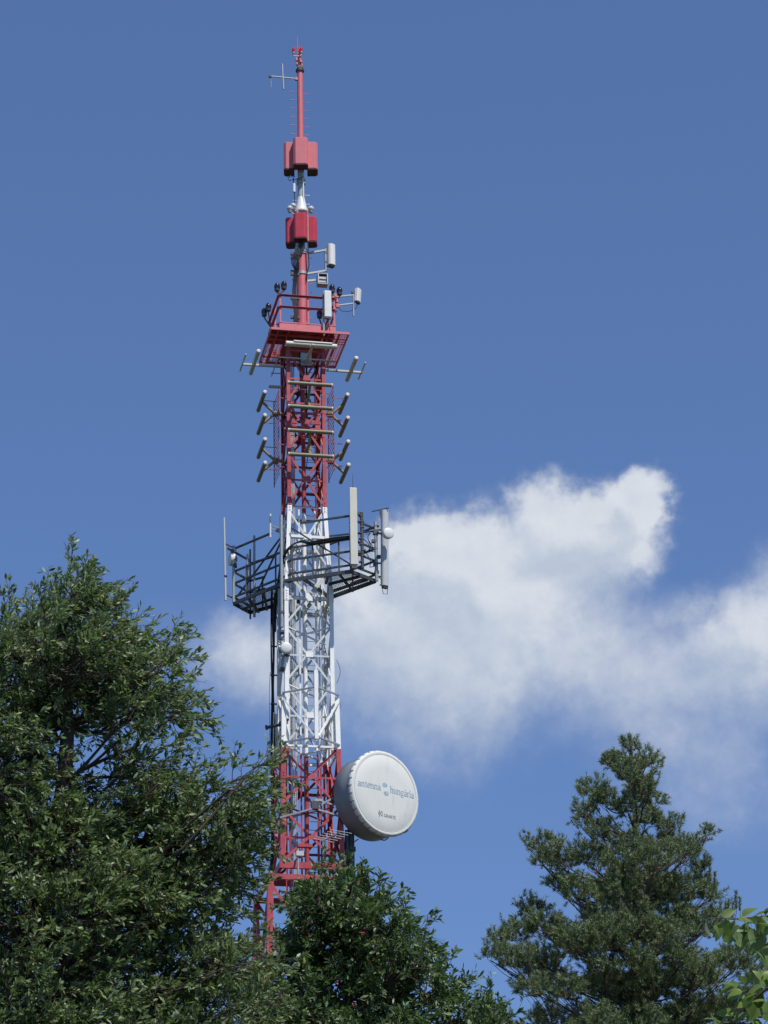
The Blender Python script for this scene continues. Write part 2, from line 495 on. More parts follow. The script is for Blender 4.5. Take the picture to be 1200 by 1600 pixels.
# central pipe, inside ladder, cable trays
z0c, z1c = zD - 8, zA
MB().tube(T(0, 0, z0c), T(0, 0, z1c), .075, n=12).build('central_pipe', 'band', tower)
for u_, n_, w_ in ((-.60, .1, .07), (.62, .0, .07), (.34, .28, .06), (-.24, .34, .06), (.05, -.55, .08), (-.62, -.5, .06), (.6, -.55, .06)):
    MB().bar(T(u_, n_, zFt - 1), T(u_, n_, ZF(800, 0)), w_, w_).build('riser_pipe', 'band', tower)
for y_ in (885, 978, 1068, 1166, 1260):       # horizontal diaphragms inside the lattice
    zz = ZF(y_, .87)
    for a_ in (-1, 1):
        MB().bar(T(-.8, -.8 * a_, zz + .02 * a_), T(.8, .8 * a_, zz + .02 * a_), .06, .04).build('diaphragm_bar', 'band', tower)
ld = MB()
for u in (.12, .50):
    ld.bar(T(u, -.42, 2), T(u, -.42, zA), .05, .03)
z = 2.0
while z < zA - .1:
    ld.tube(T(.12, -.42, z), T(.50, -.42, z), .012, n=5); z += .3
ld.build('ladder', 'band', tower)
tr = MB()
for u in (-.52, -.28):
    tr.bar(T(u, -.3, zFt - 6), T(u, -.3, zA), .05, .03)
z = zFt - 6
while z < zA - .1:
    tr.bar(T(-.52, -.3, z), T(-.28, -.3, z), .03, .02); z += .55
tr.build('cable_tray', 'band', tower)
def cable(name, pts, r=.018, n=6, parent=None, mat='black'):
    return MB().path(pts, r, n).build(name, mat, parent)
for i in range(5):
    u = -.50 + i * .05
    cable('feeder_cable', [T(u + .01 * math.sin(z * 1.3 + i), -.26, z) for z in np.arange(zFt - 6, zA - .2 * i, 1.1)], .02, 5, tower, 'greyrad')
for i in range(4):
    u = -.05 + i * .07
    cable('feeder_cable', [T(u + .02 * math.sin(z + i), -.16, z) for z in np.arange(ZF(655, 0), zA + .1, .5)], .035, 5, tower)
# cable run up the outside of the rear left leg
pl = lambda px, py, n=-.95: F(px, py, n)
for i in range(6):
    x0 = 424.2 + (i % 3) * 1.9
    ys = np.linspace(918 + 4 * i, 1560, 40)
    cable('feeder_cable', [F(x0 + .8 * math.sin(y * .031 + i * 1.7) - (y > 1330) * (y - 1330) * .05, y, -.93 - .04 * (i // 3)) for y in ys], .024, 6, tower)
cable('thin_cable', [F(421 - .7 * math.sin(y * .02) + (y < 1080) * (1080 - y) * .06, y, -.9) for y in np.linspace(1050, 1420, 24)], .009, 5, tower)
for y in (965, 1010, 1055, 1100, 1180, 1245, 1300):
    p = F(428, y, -.9)
    MB().box(p, TU * .12, TN * .03, UP * .02).build('cable_clamp', 'darkgalv', tower)
for ys, ye in ((1031, 1068), (1085, 1120)):     # loose loops on the right leg
    cable('loose_cable', [F(526 + 5.5 * math.sin((y - ys) / (ye - ys) * math.pi), y, .85) for y in np.linspace(ys, ye, 10)], .009, 5, tower)
# dark cross arm clamped at the white part's foot
ca = MB()
ca.tube(F(416, 1137, -.3), F(440, 1132, -.1), .055, n=10).tube(F(415, 1137, -.3), F(418, 1136.4, -.3), .085, n=10)
ca.bar(F(437, 1130, .3), F(450, 1124, .95), .09, .07)
ca.build('clamp_arm', 'darkgalv', tower)
# bracket frame standing forward of the front face
npst = 1.72
q0, q1 = F(495, 1048, npst), F(494.6, 1155, npst)
MB().bar(lift(q1, q1.z), lift(q1, q0.z), .13, .13, TN).build('front_post', 'band', tower)
for y in (1074, 1152):
    z = zat(q1, y)
    h = hw_at(ZF(y + 12, 1.0))
    for s in (-1, 1):
        MB().bar(lift(q1, z) + TU * (s * .07), T(s * .98, 1.02, z - .0), .06, .05).build('bracket_bar', 'galv', tower)
za_, zb_ = zat(q1, 1150), zat(T(0, 1.0, 0), 1094)
for s in (-1, 1):
    MB().bar(lift(q1, za_) + TU * (s * .07) , T(s * .97, 1.04, zb_), .07, .05).build('bracket_bar', 'band', tower)

# ---- upper platform with railing
zP = ZF(517, 1.46)
uL, uR = uz(424, 515, 1.46)[0], uz(545, 523.5, 1.46)[0]
nF_, nB_ = 1.46, -1.35
plat = MB()
for p, q in ((( uL, nF_), (uR, nF_)), ((uR, nF_), (uR, nB_)), ((uR, nB_), (uL, nB_)), ((uL, nB_), (uL, nF_))):
    plat.bar(T(*p, zP), T(*q, zP), .05, .09)
plat = plat.build('upper_platform', 'polered', tower)
for u in (-.74, .74, -1.12, 1.12):
    MB().bar(T(u, nF_ - .03, zP - .02), T(u, nB_ + .03, zP - .02), .06, .10).build('floor_beam', 'band', plat)
for n in (.74, -.74, 1.1):
    MB().bar(T(uL + .03, n, zP - .05), T(uR - .03, n, zP - .05), .06, .08).build('floor_beam', 'band', plat)
gt_ = MB()
n = nB_ + .05
while n < nF_ - .03:
    gt_.bar(T(uL + .03, n, zP + .03), T(uR - .03, n, zP + .03), .012, .008); n += .05
u = uL + .1
while u < uR - .05:
    gt_.bar(T(u, nB_ + .03, zP + .024), T(u, nF_ - .03, zP + .024), .012, .01); u += .12
gt_.build('floor_grating', 'band', plat)['kind'] = 'stuff'
MB().box(T((uL + .62) / 2, (nF_ + 0.1) / 2, zP + .05), TU * ((.62 - uL) / 2 - .04), TN * ((nF_ - .1) / 2 - .04), UP * .012).build('deck_plate', 'band', plat)
MB().box(T(0, -.25, zP - .12), TU * .74, TN * .55, UP * .02).build('deck_plate', 'band', plat)
MB().box(T(.8, .85, zP + .046), TU * .17, TN * .5, UP * .012).build('deck_plate', 'band', plat)
rl, rr, rf, rb = uz(437, 510, 1.22)[0], uz(524, 512, 1.22)[0], 1.22, -1.1
zr0 = zP + .06
for a, b in (((rl, rf), (rr, rf)), ((rr, rf), (rr, rb)), ((rr, rb), (rl, rb)), ((rl, rb), (rl, rf))):
    MB().bar(T(*a, zr0 + .16), T(*b, zr0 + .16), .02, .26, UP).build('toe_board', 'polered', plat)
    MB().bar(T(*a, zr0 + .34), T(*b, zr0 + .34), .035, .035).build('rail', 'polered', plat)
    for h in (.95, 1.42):
        od = (T(*a, 0) + T(*b, 0)) / 2 - T((rl + rr) / 2, (rf + rb) / 2, 0); od.normalize()
        MB().bar(T(*a, zr0 + h + .03) + od * .035, T(*b, zr0 + h + .03) + od * .035, .075, .012).bar(T(*a, zr0 + h - .005), T(*b, zr0 + h - .005), .012, .056).build('rail', 'band', plat)
posts = [(rl, rf), (rl + .5 * (rr - rl), rf), (rr, rf), (rr, 0), (rr, rb), (rl, rb), (rl, .05), (0, rb)]
for u, n in posts:
    MB().angle(T(u, n, zP), T(u, n, zr0 + 1.5), .06, .012, TU * (1 if u < 0 else -1), TN * -1).build('railing_post', 'polered', plat)

# ---- slim mast
pm = lambda y: ZF(y, 0)
def mpart(name, y0, y1, r0, r1, mat, n=16):
    return MB().tube(T(0, 0, pm(y0)), T(0, 0, pm(y1)), r0, r1, n).build(name, mat, tower)
mpart('mast', 519, 396, .195, .185, 'polered', 20)
mpart('mast_flange', 396, 391, .23, .23, 'galv', 20)
mpart('mast_section', 391, 331, .125, .125, 'polegrey')
mpart('mast_cone', 331, 309, .24, .13, 'white')
mpart('mast_plate', 333, 331, .30, .30, 'white', 20)
mpart('mast_section', 309, 268, .13, .12, 'polegrey')
mpart('mast_flange', 283, 280.5, .17, .17, 'polegrey')
mpart('mast_flange', 288, 286, .17, .17, 'polegrey')
mpart('mast_section', 268, 108, .118, .108, 'polered', 18)
mpart('mast_flange', 112, 109, .16, .16, 'darkgalv')
mpart('mast_cap', 109, 86, .09, .085, 'polered')
mpart('mast_cap', 86, 75, .10, .07, 'polered')
MB().tube(F(464.6, 86, .05), F(464.4, 57, .05), .022, .012, 6).build('lightning_rod', 'polered', tower)
for dx, dy, s in ((-3.5, 93, 1), (3.2, 96, 1), (4.5, 102, .8), (-3, 100, .8), (1, 105, 1.2)):
    MB().box(F(467 + dx, dy, .1), TU * .035 * s, TN * .05, UP * .06 * s).build('mast_fitting', 'polered', tower)
k = MB()
k.tube(T(-.06, .12, pm(110)), T(-.03, .12, pm(88)), .02, n=6).tube(T(.04, .13, pm(111)), T(.05, .12, pm(94)), .025, n=6)
k.box(T(.0, .1, pm(107)), TU * .1, TN * .06, UP * .05)
k.build('mast_fitting', 'darkgalv', tower)
def peg(px0, px1, y, mat='polered'):
    m = MB().tube(F(px0, y, .0), F(px1, y + .3, .0), .011, n=5)
    m.box(F(px1, y + .3, 0), TU * .012, TN * .02, UP * .02)
    m.build('step_peg', mat, tower)
for y in (143, 156, 169, 182, 195, 209): peg(463.5, 455, y)
for y in (147, 160, 172.5, 185.5, 198.5, 211): peg(473.5, 481.5, y)
for y in (305, 319): peg(475, 483, y, 'white')
for y in (313,): peg(467, 457, y, 'white')
for y in (403, 417, 444, 457, 470, 484, 497): peg(481.5, 487, y)
for y in (437, 452, 466): peg(465, 457, y)
MB().tube(T(.17, .14, pm(500)), T(.16, .14, pm(398)), .03, n=6).build('conduit', 'polered', tower)
MB().tube(T(.06, .14, pm(331)), T(.06, .14, pm(272)), .03, n=6).build('conduit', 'white', tower)
k = MB()
for s in (-1, 1):
    k.bar(T(s * .2, .30, pm(382)), T(s * .2, .30, pm(330)), .04, .03)
    k.bar(T(s * .2, .30, pm(336)), T(0, .1, pm(340)), .04, .04).bar(T(s * .2, .30, pm(372)), T(0, .1, pm(376)), .04, .04)
k.build('panel_frame', 'galv', tower)
# cables hanging on the mast
cable('feeder_cable', [F(458, 277, .2), F(459, 285, .2), F(460, 300, .2), F(460.5, 321, .2), F(458, 330, .2)], .018, 5, tower)
MB().tube(F(459.5, 300, .2), F(459.5, 287, .2), .055, n=8).build('cable_connector', 'white', tower)
cable('loose_cable', [F(461, 276, .2), F(455, 274, .3), F(450, 279, .35), F(452, 282, .3), F(462, 280, .25), F(474, 276, .2)], .014, 5, tower)
for i in range(6):
    a = rnd.uniform(-2, 2)
    cable('feeder_cable', [F(462 + i * 2.4, 378, .35), F(461 + i * 1.6 + a, 392, .35), F(455.5 + i * 2.1, 403 + i, .42), F(456 + i * 2.2, 412, .4),
          F(460 + i + a, 421, .3), F(459 + i * .9, 432, .25), F(457.5 + i * .9, 452, .22), F(457 + i * 1.1, 470, .25), F(460 + i, 490, .3), F(459 + i, 503, .3)], .02, 5, tower)
cable('feeder_cable', [F(481, 378, .3), F(482, 400, .3), F(483, 415, .3), F(480, 425, .25), F(479, 440, .2)], .018, 5, tower)
for y in (397, 403, 425, 428.5, 466, 496):
    MB().box(F(461, y, .22), TU * .16, TN * .05, UP * .05).build('cable_clamp', 'darkgalv', tower)

# ---- lower platform: two grated wings round the tower, hung on stays
zL = zat(T(-.5, .95, 0), 907)
PC, PD, PE, PB = Hh(548, 893, zL), Hh(587, 908, zL), Hh(516, 934, zL), Hh(457, 906, zL)
PA0, PA1, PA2 = Hh(365, 943, zL), Hh(391, 957, zL), Hh(430, 946, zL)
low = MB()
for p, q in ((PC, PD), (PD, PE), (PC, PB), (PB, PA0), (PA0, PA1), (PA1, PA2), (PE, PB.lerp(PC, .18))):
    low.bar(p, q, .06, .13)
low = low.build('lower_platform', 'darkgalv', tower)
def lerp2(a, b, c, d, s, t):          # bilinear on a quad a-b-c-d (a->b along s, a->d along t)
    return a.lerp(b, s).lerp(d.lerp(c, s), t)
def wing(a, b, c, d, ns, nt):
    m = MB()
    for i in range(1, ns):
        m.bar(lerp2(a, b, c, d, i / ns, .01) + UP * .03, lerp2(a, b, c, d, i / ns, .99) + UP * .03, .013, .010)
    for j in range(1, nt):
        m.bar(lerp2(a, b, c, d, .01, j / nt) + UP * .028, lerp2(a, b, c, d, .99, j / nt) + UP * .022, .012, .010)
    m.build('floor_grating', 'darkgalv', low)['kind'] = 'stuff'
    for s in (.33, .66):
        MB().bar(lerp2(a, b, c, d, s, .0) - UP * .07, lerp2(a, b, c, d, s, 1) - UP * .07, .07, .09).build('floor_beam', 'darkgalv', low)
    MB().bar(lerp2(a, b, c, d, 0, .5) - UP * .06, lerp2(a, b, c, d, 1, .5) - UP * .06, .06, .08).build('floor_beam', 'darkgalv', low)
PB2 = PB.lerp(PC, .62)
wing(PC, PD, PE, PB2, 14, 24)
wing(PB.lerp(PA0, .22), PA0, PA1, PA2, 24, 14)
for p, q in ((PE, T(.86, -.1, zL)), (PB, T(-.86, .86, zL)), (PA2, T(-.87, -.8, zL)), (PB2, T(.6, .87, zL)), (PB.lerp(PA0, .35), T(-.87, .2, zL))):
    MB().bar(p, q, .08, .1).build('floor_beam', 'darkgalv', low)
RH = (.24, .76, 1.22)
def rails(p, q, hs, name='rail'):
    for h in hs:
        MB().bar(p + UP * h, q + UP * h, .062, .062).build(name, 'darkgalv', low)
out = lambda p: p
rails(PC, PB, RH); rails(PB, PA0, RH); rails(PA0, PA1, RH); rails(PC, PD, RH); rails(PD, PD.lerp(PE, .55), RH); rails(PA1, PA1.lerp(PA2, .6), RH)
rails(PB.lerp(PC, .14), PC, (2.1,)); rails(PB.lerp(PA0, .35), PA0, (2.1,)); rails(PC, PD, (2.0,)); rails(PA0 + (PA0 - PA1) * .35, PA1, (2.0,))
rails(PD, PE, (2.05,)); rails(PA1, PA2, (1.9,))
for p, h in ((PB.lerp(PC, .35), 1.3), (PB.lerp(PC, .80), 1.3), (PB.lerp(PA0, .28), 1.3), (PB.lerp(PA0, .78), 1.3), (PC, 2.1), (PD.lerp(PE, .5), 1.3), (PA1.lerp(PA2, .5), 1.2), (PA1, 2.45), (PB, 1.3)):
    MB().bar(p - UP * (.25 if p is PA1 else .05), p + UP * h, .06, .06).build('railing_post', 'darkgalv', low)
# inclined stays from the tower down to both wing ends
for p, q in ((F(440, 838, .5), PA0.lerp(PB, .08) + UP * .25), (F(455, 825, .85), PC.lerp(PB, .02) + UP * .3), (F(441, 842, -.2), PA1 + UP * .2), (F(512, 838, .4), PD + UP * 1.9)):
    MB().bar(p, q, .05, .05).build('stay', 'darkgalv', low)
# hanging black feeder bundle that runs along the front rail and dives to the left leg
base = [PC.lerp(PB, s) + UP * 1.24 + TN * .06 for s in (0, .25, .5, .72)]
tail = [F(470, 847, 1.05), F(456, 852, 1.0), F(445, 864, .9), F(438, 882, .5), F(434.5, 905, 0), F(430, 930, -.5), F(427, 958, -.85), F(426, 990, -.93)]
for i in range(6):
    o = TN * (.045 * (i % 2)) + UP * (.035 * (i // 2))
    pts = [p + o + UP * (.015 * math.sin(j * 2.1 + i)) for j, p in enumerate(base)] + [p + o + TU * (.02 * i) + V(0, 0, .015 * math.sin(j + i)) for j, p in enumerate(tail)]
    fine_p = []
    for j in range(len(pts) - 1):
        p0, p1, p2, p3 = pts[max(j - 1, 0)], pts[j], pts[j + 1], pts[min(j + 2, len(pts) - 1)]
        for t in (0, .33, .66):
            fine_p.append(.5 * ((2 * p1) + (p2 - p0) * t + (2 * p0 - 5 * p1 + 4 * p2 - p3) * t * t + (3 * p1 - p0 - 3 * p2 + p3) * t ** 3))
    fine_p.append(pts[-1])
    cable('feeder_cable', fine_p, .022, 6, low)
for i, (x0, y0, x1, y1, bul) in enumerate(((568, 842, 585, 862, 5), (568, 858, 588, 884, 10), (572, 835, 582, 853, -7), (576, 846, 571, 862, 6), (590, 900, 600, 912, 6))):
    P0, P1 = F(x0, y0, 1.2), F(x1, y1, 1.0)
    cable('loose_cable', [P0.lerp(P1, t) - UP * (bul * .022 * math.sin(math.pi * t) * 1.4) + TU * (.1 * math.sin(2 * math.pi * t)) for t in np.linspace(0, 1, 12)], .014, 5, low)
for x, y in ((448, 790), (449, 822), (447, 845), (452, 815), (518, 938), (466, 940), (500, 937)):
    MB().box(F(x, y, .6), TU * .05, TN * .06, UP * rnd.uniform(.05, .12)).build('junction_box', 'darkgalv', tower)
for px, n, y0, y1 in ((440.5, .75, 805, 980), (437, .3, 920, 1000)):
    MB().tube(F(px, y1, n), lift(F(px, y1, n), zat(F(px, y1, n), y0)), .06, n=8).build('conduit', 'galv', tower)

# ------------------------------------------------------------------ antennas on the mast
def uhf_panel(label, group, ang, y0, y1, wd, r0, r1, mat, side_y=None):
    """box-shaped panel antenna facing direction ang (0 = out of the tower's front, positive = right)"""
    d = TN * math.cos(ang) + TU * math.sin(ang)
    t = UP.cross(d) * -1
    zt, zb = zat(T0 + TN * r1, y0), zat(T0 + TN * r1, y1)
    c = wd * .16
    t0 = thing('panel_antenna', label, 'antenna', T0 + d * r0 + UP * zb, group)
    prof = [(-wd / 2, r0), (wd / 2, r0), (wd / 2, r1 - c), (wd / 2 - c, r1), (-wd / 2 + c, r1), (-wd / 2, r1 - c)]
    m = MB().prism(T0 + UP * (zb + .05), T0 + UP * zt, prof, t, d)
    m.build('radome', mat, t0, .012)
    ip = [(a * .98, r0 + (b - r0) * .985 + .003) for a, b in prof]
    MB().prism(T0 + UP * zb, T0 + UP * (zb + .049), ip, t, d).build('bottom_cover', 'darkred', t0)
    m = MB()
    for f in (.15, .85):
        m.bar(T0 + d * .1 + UP * (zb + (zt - zb) * f), T0 + d * (r0 + .01) + UP * (zb + (zt - zb) * f), .06, .08)
    m.build('mount_bracket', 'galv', t0)
    return t0
GU = 'red panel antennas round the mast'
off = -A + rad(1.5)
uhf_panel('faded pink panel antenna facing the camera, in the upper ring on the mast', GU, off, 214, 257, .56, .24, .62, 'pink')
uhf_panel('faded pink panel antenna on the left side of the upper ring', GU, off - rad(90), 214, 257, .56, .24, .64, 'pink')
uhf_panel('faded pink panel antenna on the right side of the upper ring', GU, off + rad(90), 214, 257, .56, .24, .64, 'pink')
uhf_panel('deep red panel antenna facing the camera, in the lower ring under the white mast cone', GU, off - rad(5), 332, 372, .50, .22, .56, 'red')
uhf_panel('deep red panel antenna on the left of the lower ring', GU, off - rad(95), 332, 372, .50, .24, .58, 'red')
uhf_panel('deep red panel antenna on the right of the lower ring', GU, off + rad(85), 332, 372, .50, .24, .58, 'red')

def lamp(parent, c, r, h, mat, axis=UP):
    b = MB().lathe(c, axis, [(r * .75, 0), (r * .85, h * .12), (r * .85, h * .22)], 12).build('lamp_base', 'darkgalv' if mat == 'darkglass' else 'galv', parent)
    MB().lathe(c + axis * (h * .22), axis, [(r * .85, 0), (r, h * .25), (r * .9, h * .5), (r * .6, h * .68), (r * .2, h * .77), (.003, h * .78)], 14).build('lamp_glass', mat, parent)
GL = 'aircraft warning lamps on the tower'
for lab, x, y in (('small red warning lamp, the left one at the mast tip', 458.8, 84), ('small red warning lamp, the right one at the mast tip', 470.6, 83)):
    p = F(x, y, .12)
    t0 = thing('warning_lamp', lab, 'lamp', p, GL)
    lamp(t0, p, .065, .30, 'redglass')
    MB().path([p, p - UP * .1, T(-.02, .1, pm(90))], .022, 6).build('lamp_arm', 'white', t0)
for lab, x, y in (('upper of two grey lamps left of the white mast cone', 458.3, 328), ('lower grey lamp at the far left of the white mast cone', 453, 332),
                  ('grey lamp on the right of the white mast cone', 486, 332.5)):
    p = F(x, y, .25)
    t0 = thing('mast_lamp', lab, 'lamp', p, GL)
    MB().lathe(p, UP, [(.06, 0), (.08, .05), (.08, .09)], 12).build('lamp_base', 'galv', t0)
    MB().lathe(p + UP * .09, UP, [(.085, 0), (.12, .05), (.115, .11), (.07, .17), (.005, .19)], 14).build('lamp_glass', 'greyrad', t0)
    MB().path([p, T(0, .1, p.z - .02)], .02, 6).build('lamp_arm', 'white', t0)
zt_ = zr0 + 1.5
for lab, pts, post in (
        ('pair of dark round warning lamps on the front left railing corner of upper platform', ((433, 455, 1.2), (443.6, 452, 1.2)), T(rl, rf, zt_)),
        ('pair of dark round warning lamps low on the far left of upper platform', ((413, 494, -.9), (419.5, 486, -.7)), T(rl, rb + .2, zr0 + 1.2)),
        ('pair of dark round warning lamps at the right of upper platform behind white panel', ((519, 457, .3), (530.5, 461, .2)), T(rr, .1, zt_)),
        ('single dark warning lamp inside the railing beside the white panel on upper platform', ((499.5, 497, 1.0),), T(.5, 1.15, zr0 + .4))):
    p0 = F(*pts[0])
    t0 = thing('warning_lamp', lab, 'lamp', p0, GL)
    for q in pts:
        p = F(*q)
        lamp(t0, p, .115, .34, 'darkglass')
        MB().path([p, p - UP * .06, post], .028, 6).build('lamp_arm', 'darkgalv', t0)

# two-element cross aerial near the tip
p0, p1 = F(461, 123, 0), F(422, 119, 0)
t0 = thing('cross_aerial', 'thin grey cross-shaped aerial sticking out left near the mast tip', 'antenna', p0)
MB().tube(p0, p1, .026, n=8).build('boom', 'galv', t0)
MB().tube(F(443, 139.5, 0), F(441, 100, 0), .035, n=8).build('element', 'galv', t0)
MB().tube(F(424, 136, 0), F(422.4, 117, 0), .012, n=6).build('element', 'galv', t0)
MB().box(p1, TU * .05, TN * .05, UP * .05).build('end_clamp', 'darkgalv', t0)
MB().bar(p0, T(0, 0, p0.z - .02), .10, .12).build('mount_bracket', 'polered', t0)

# panel antennas round the upper platform
def round_panel(parent, pb, pt, wd, dp, mat, face, name='radome'):
    ax = (pt - pb).normalized(); t = ax.cross(face).normalized(); f = t.cross(ax)
    prof = [(-wd / 2, -dp / 2), (wd / 2, -dp / 2), (wd / 2, dp * .2), (wd * .36, dp * .45), (0, dp * .56), (-wd * .36, dp * .45), (-wd / 2, dp * .2)]
    MB().prism(pb, pt, prof, t, f).build(name, mat, parent, .01)
    MB().prism(pb - ax * .05, pb - ax * .001, [(a * .8, b * .8) for a, b in prof], t, f).build('connector_plate', 'darkgalv', parent)
pb = F(517.5, 415, .1)
t0 = thing('panel_antenna', 'short rounded white antenna held out right of the mast on two grey arms', 'antenna', pb)
round_panel(t0, pb, lift(pb, zat(pb, 383)), .30, .26, 'white', V(.6, -.8, 0))
q = F(509, 424, .05)
MB().tube(q, lift(q, zat(q, 389)), .045, n=8).build('mount_pipe', 'galv', t0)
for y, ym in ((391, 396.5), (423, 428.5)):
    MB().bar(lift(q, zat(q, y)), T(.17, .05, pm(ym)), .07, .07).build('mount_arm', 'galv', t0)
    MB().tube(T(0, 0, pm(ym) - .06), T(0, 0, pm(ym) + .06), .215, n=16).build('mast_clamp', 'galv', t0)
for y in (395, 410): MB().box(lift(q, zat(q, y)) + TU * .07, TU * .08, TN * .05, UP * .04).build('clamp', 'darkgalv', t0)

c = F(503.5, 438, .25)
t0 = thing('equipment_box', 'square grey box with open frame beside the mast under the short white antenna', 'box', c)  # open-framed equipment box, not a lamp
m = MB()
for s in (-1, 1):
    m.box(c + TU * (.17 * s), TU * .02, TN * .16, UP * .22); m.box(c + UP * (.21 * s), TU * .19, TN * .16, UP * .015)
m.box(c - TN * .13, TU * .17, TN * .015, UP * .2)
m.build('housing', 'galv', t0)
m = MB().box(c + UP * .06, TU * .14, TN * .1, UP * .05); m.box(c - UP * .09, TU * .14, TN * .09, UP * .035)
m.build('fin', 'greyrad', t0)
MB().bar(c - TU * .18, T(.16, .1, c.z), .06, .08).build('mount_arm', 'white', t0)

pb = F(512.3, 496, 1.42)
t0 = thing('panel_antenna', 'bright white upright panel antenna on the front right of upper platform railing', 'antenna', pb)
MB().box(lift(pb, (pb.z + zat(pb, 455)) / 2), TU * .13, TN * .07, UP * ((zat(pb, 455) - pb.z) / 2)).build('radome', 'white', t0, .02)
MB().box(lift(pb, pb.z - .03), TU * .10, TN * .05, UP * .03).build('connector_plate', 'darkgalv', t0)
q = F(506, 524, 1.33)
MB().tube(q, lift(q, zat(q, 456)), .04, n=8).build('mount_pipe', 'galv', t0)
for y in (463, 490): MB().box(lift((pb + q) / 2, zat(pb, y)) - TN * .04, TU * .1, TN * .05, UP * .05).build('clamp', 'darkgalv', t0)
cable('feeder_cable', [pb - UP * .05, pb - UP * .3 + TU * .02, pb - UP * .55 + TU * .1 - TN * .1, pb - UP * .9 - TN * .3], .016, 5, t0)

pb = F(559, 472, -.1)
t0 = thing('panel_antenna', 'small white antenna out on two arms at the far right of upper platform', 'antenna', pb)
round_panel(t0, pb, lift(pb, zat(pb, 452)) + TU * .04, .28, .16, 'white', V(.9, -.45, 0))
q = F(552.5, 494, -.1)
MB().tube(q, lift(q, zat(q, 455)), .035, n=8).build('mount_pipe', 'galv', t0)
for y, y2 in ((461, 465), (474, 479)):
    MB().bar(lift(q, zat(q, y)), lift(T(rr, -.1, 0), zat(T(rr, -.1, 0), y2)), .05, .05).build('mount_arm', 'galv', t0)
MB().box(lift(q, zat(q, 457)), TU * .07, TN * .05, UP * .04).build('clamp', 'darkgalv', t0)
cable('feeder_cable', [F(560, 473, -.1), F(556, 482, -.1), F(545, 487, -.1), F(534, 486, -.1), F(529, 480, -.1)], .013, 5, t0)
for x, y in ((524, 462), (526, 470), (521, 468), (527, 478), (523, 486)):
    MB().box(F(x, y, .2), TU * .05, TN * .06, UP * .07).build('junction_box', 'polered', tower)

# ------------------------------------------------------------------ three-element beam aerials just below the upper platform
def beam(label, root, boomdir, elemdir, elems, boom_len, br=.045, lift_=0.0):
    t0 = thing('beam_aerial', label, 'antenna', root, 'white beam aerials below the upper platform')
    MB().bar(root, root + boomdir * boom_len, .09, .07).build('boom', 'tubewhite', t0)
    for dist, half, r, mat in elems:
        c = root + boomdir * dist + UP * (r + .03)
        e = MB().tube(c - elemdir * half, c + elemdir * half, r, n=12).build('element', mat, t0)
        for s in (-1, 1):
            MB().lathe(c + elemdir * (half * s), elemdir * s, [(r * 1.02, -.02), (r * 1.02, .015), (r * .5, .025)], 10).build('end_cap', 'tubecap', e)
    return t0
zy = zat(T(0, .75, 0), 566)
t0 = beam('white three-tube beam aerial on the front face right below the platform', T(0, .72, zy), TN, TU,
          ((.18, 1.0, .028, 'tubewhite'), (1.17, .91, .10, 'tubewhite'), (1.50, .68, .045, 'tubewhite')), 1.52)
MB().box(T(0, .74, zy + .12), TU * .20, TN * .03, UP * .25).build('mount_plate', 'galv', t0)
zy2 = zat(T(-1.5, 0, 0), 571)
beam('white beam aerial reaching out left below the upper platform', T(-.72, 0, zy2), -TU, TN,
     ((.28, .95, .022, 'tubewhite'), (1.05, .93, .078, 'tubewhite'), (1.48, .68, .03, 'tubewhite')), 1.5)
zy3 = zat(T(1.5, 0, 0), 580)
beam('white beam aerial reaching out right below the upper platform', T(.72, 0, zy3), TU, TN,
     ((.12, .95, .022, 'tubewhite'), (1.10, .93, .078, 'tubewhite'), (1.48, .68, .03, 'tubewhite')), 1.5)

# ------------------------------------------------------------------ twin tube dipoles on three faces of the upper lattice
def dipoles(label, n_dir, t_dir, dist, zc, gap, half=.80, r=.072):
    root = T0 + n_dir * .74 + UP * zc
    t0 = thing('twin_dipole', label, 'antenna', root, 'brown twin tube antennas on the red lattice')
    hub = T0 + n_dir * (dist * .68) + UP * zc
    MB().tube(root, hub, .06, n=10).build('boom', 'tube', t0)
    MB().tube(hub - n_dir * .12, hub + n_dir * .08, .11, n=12).build('hub', 'tube', t0)
    cable('feed_cable', [hub - UP * .1, hub - n_dir * .12 - UP * .22, root + n_dir * .1 - UP * .28, root - n_dir * .1 - UP * .5], .015, 5, t0)
    for s in (-1, 1):
        c = T0 + n_dir * dist + UP * (zc + s * gap / 2)
        MB().tube(hub, c, .052, n=8).build('arm', 'tube', t0)
        e = MB().tube(c - t_dir * half, c + t_dir * half, r, n=14).build('dipole_tube', 'tube', t0)
        for q in (-1, 1):
            MB().lathe(c + t_dir * (half * q), t_dir * q, [(r * 1.03, -.03), (r * 1.03, .012), (r * .6, .022)], 14).build('end_cap', 'tubecap', e)
    return t0
for tier, (ya, yb) in (('upper', (600, 636.5)), ('lower', (674, 711.5))):
    P = T(0, 1.55, 0); za, zb = zat(P, ya), zat(P, yb)
    dipoles('pair of brown horizontal tubes on the front of the lattice, %s pair' % tier, TN, TU, 1.55, (za + zb) / 2, za - zb)
for tier, (ya, yb) in (('upper', (627, 663)), ('lower', (700.5, 737))):
    P = T(-1.52, 0, 0); za, zb = zat(P, ya), zat(P, yb)
    dipoles('pair of dark tubes with pale caps left of the lattice, %s pair' % tier, -TU, TN, 1.52, (za + zb) / 2, za - zb)
for tier, (ya, yb) in (('upper', (631, 667)), ('lower', (704, 740))):
    P = T(1.50, 0, 0); za, zb = zat(P, ya), zat(P, yb)
    dipoles('pair of dark tubes with pale caps right of the lattice, %s pair' % tier, TU, TN, 1.50, (za + zb) / 2, za - zb)
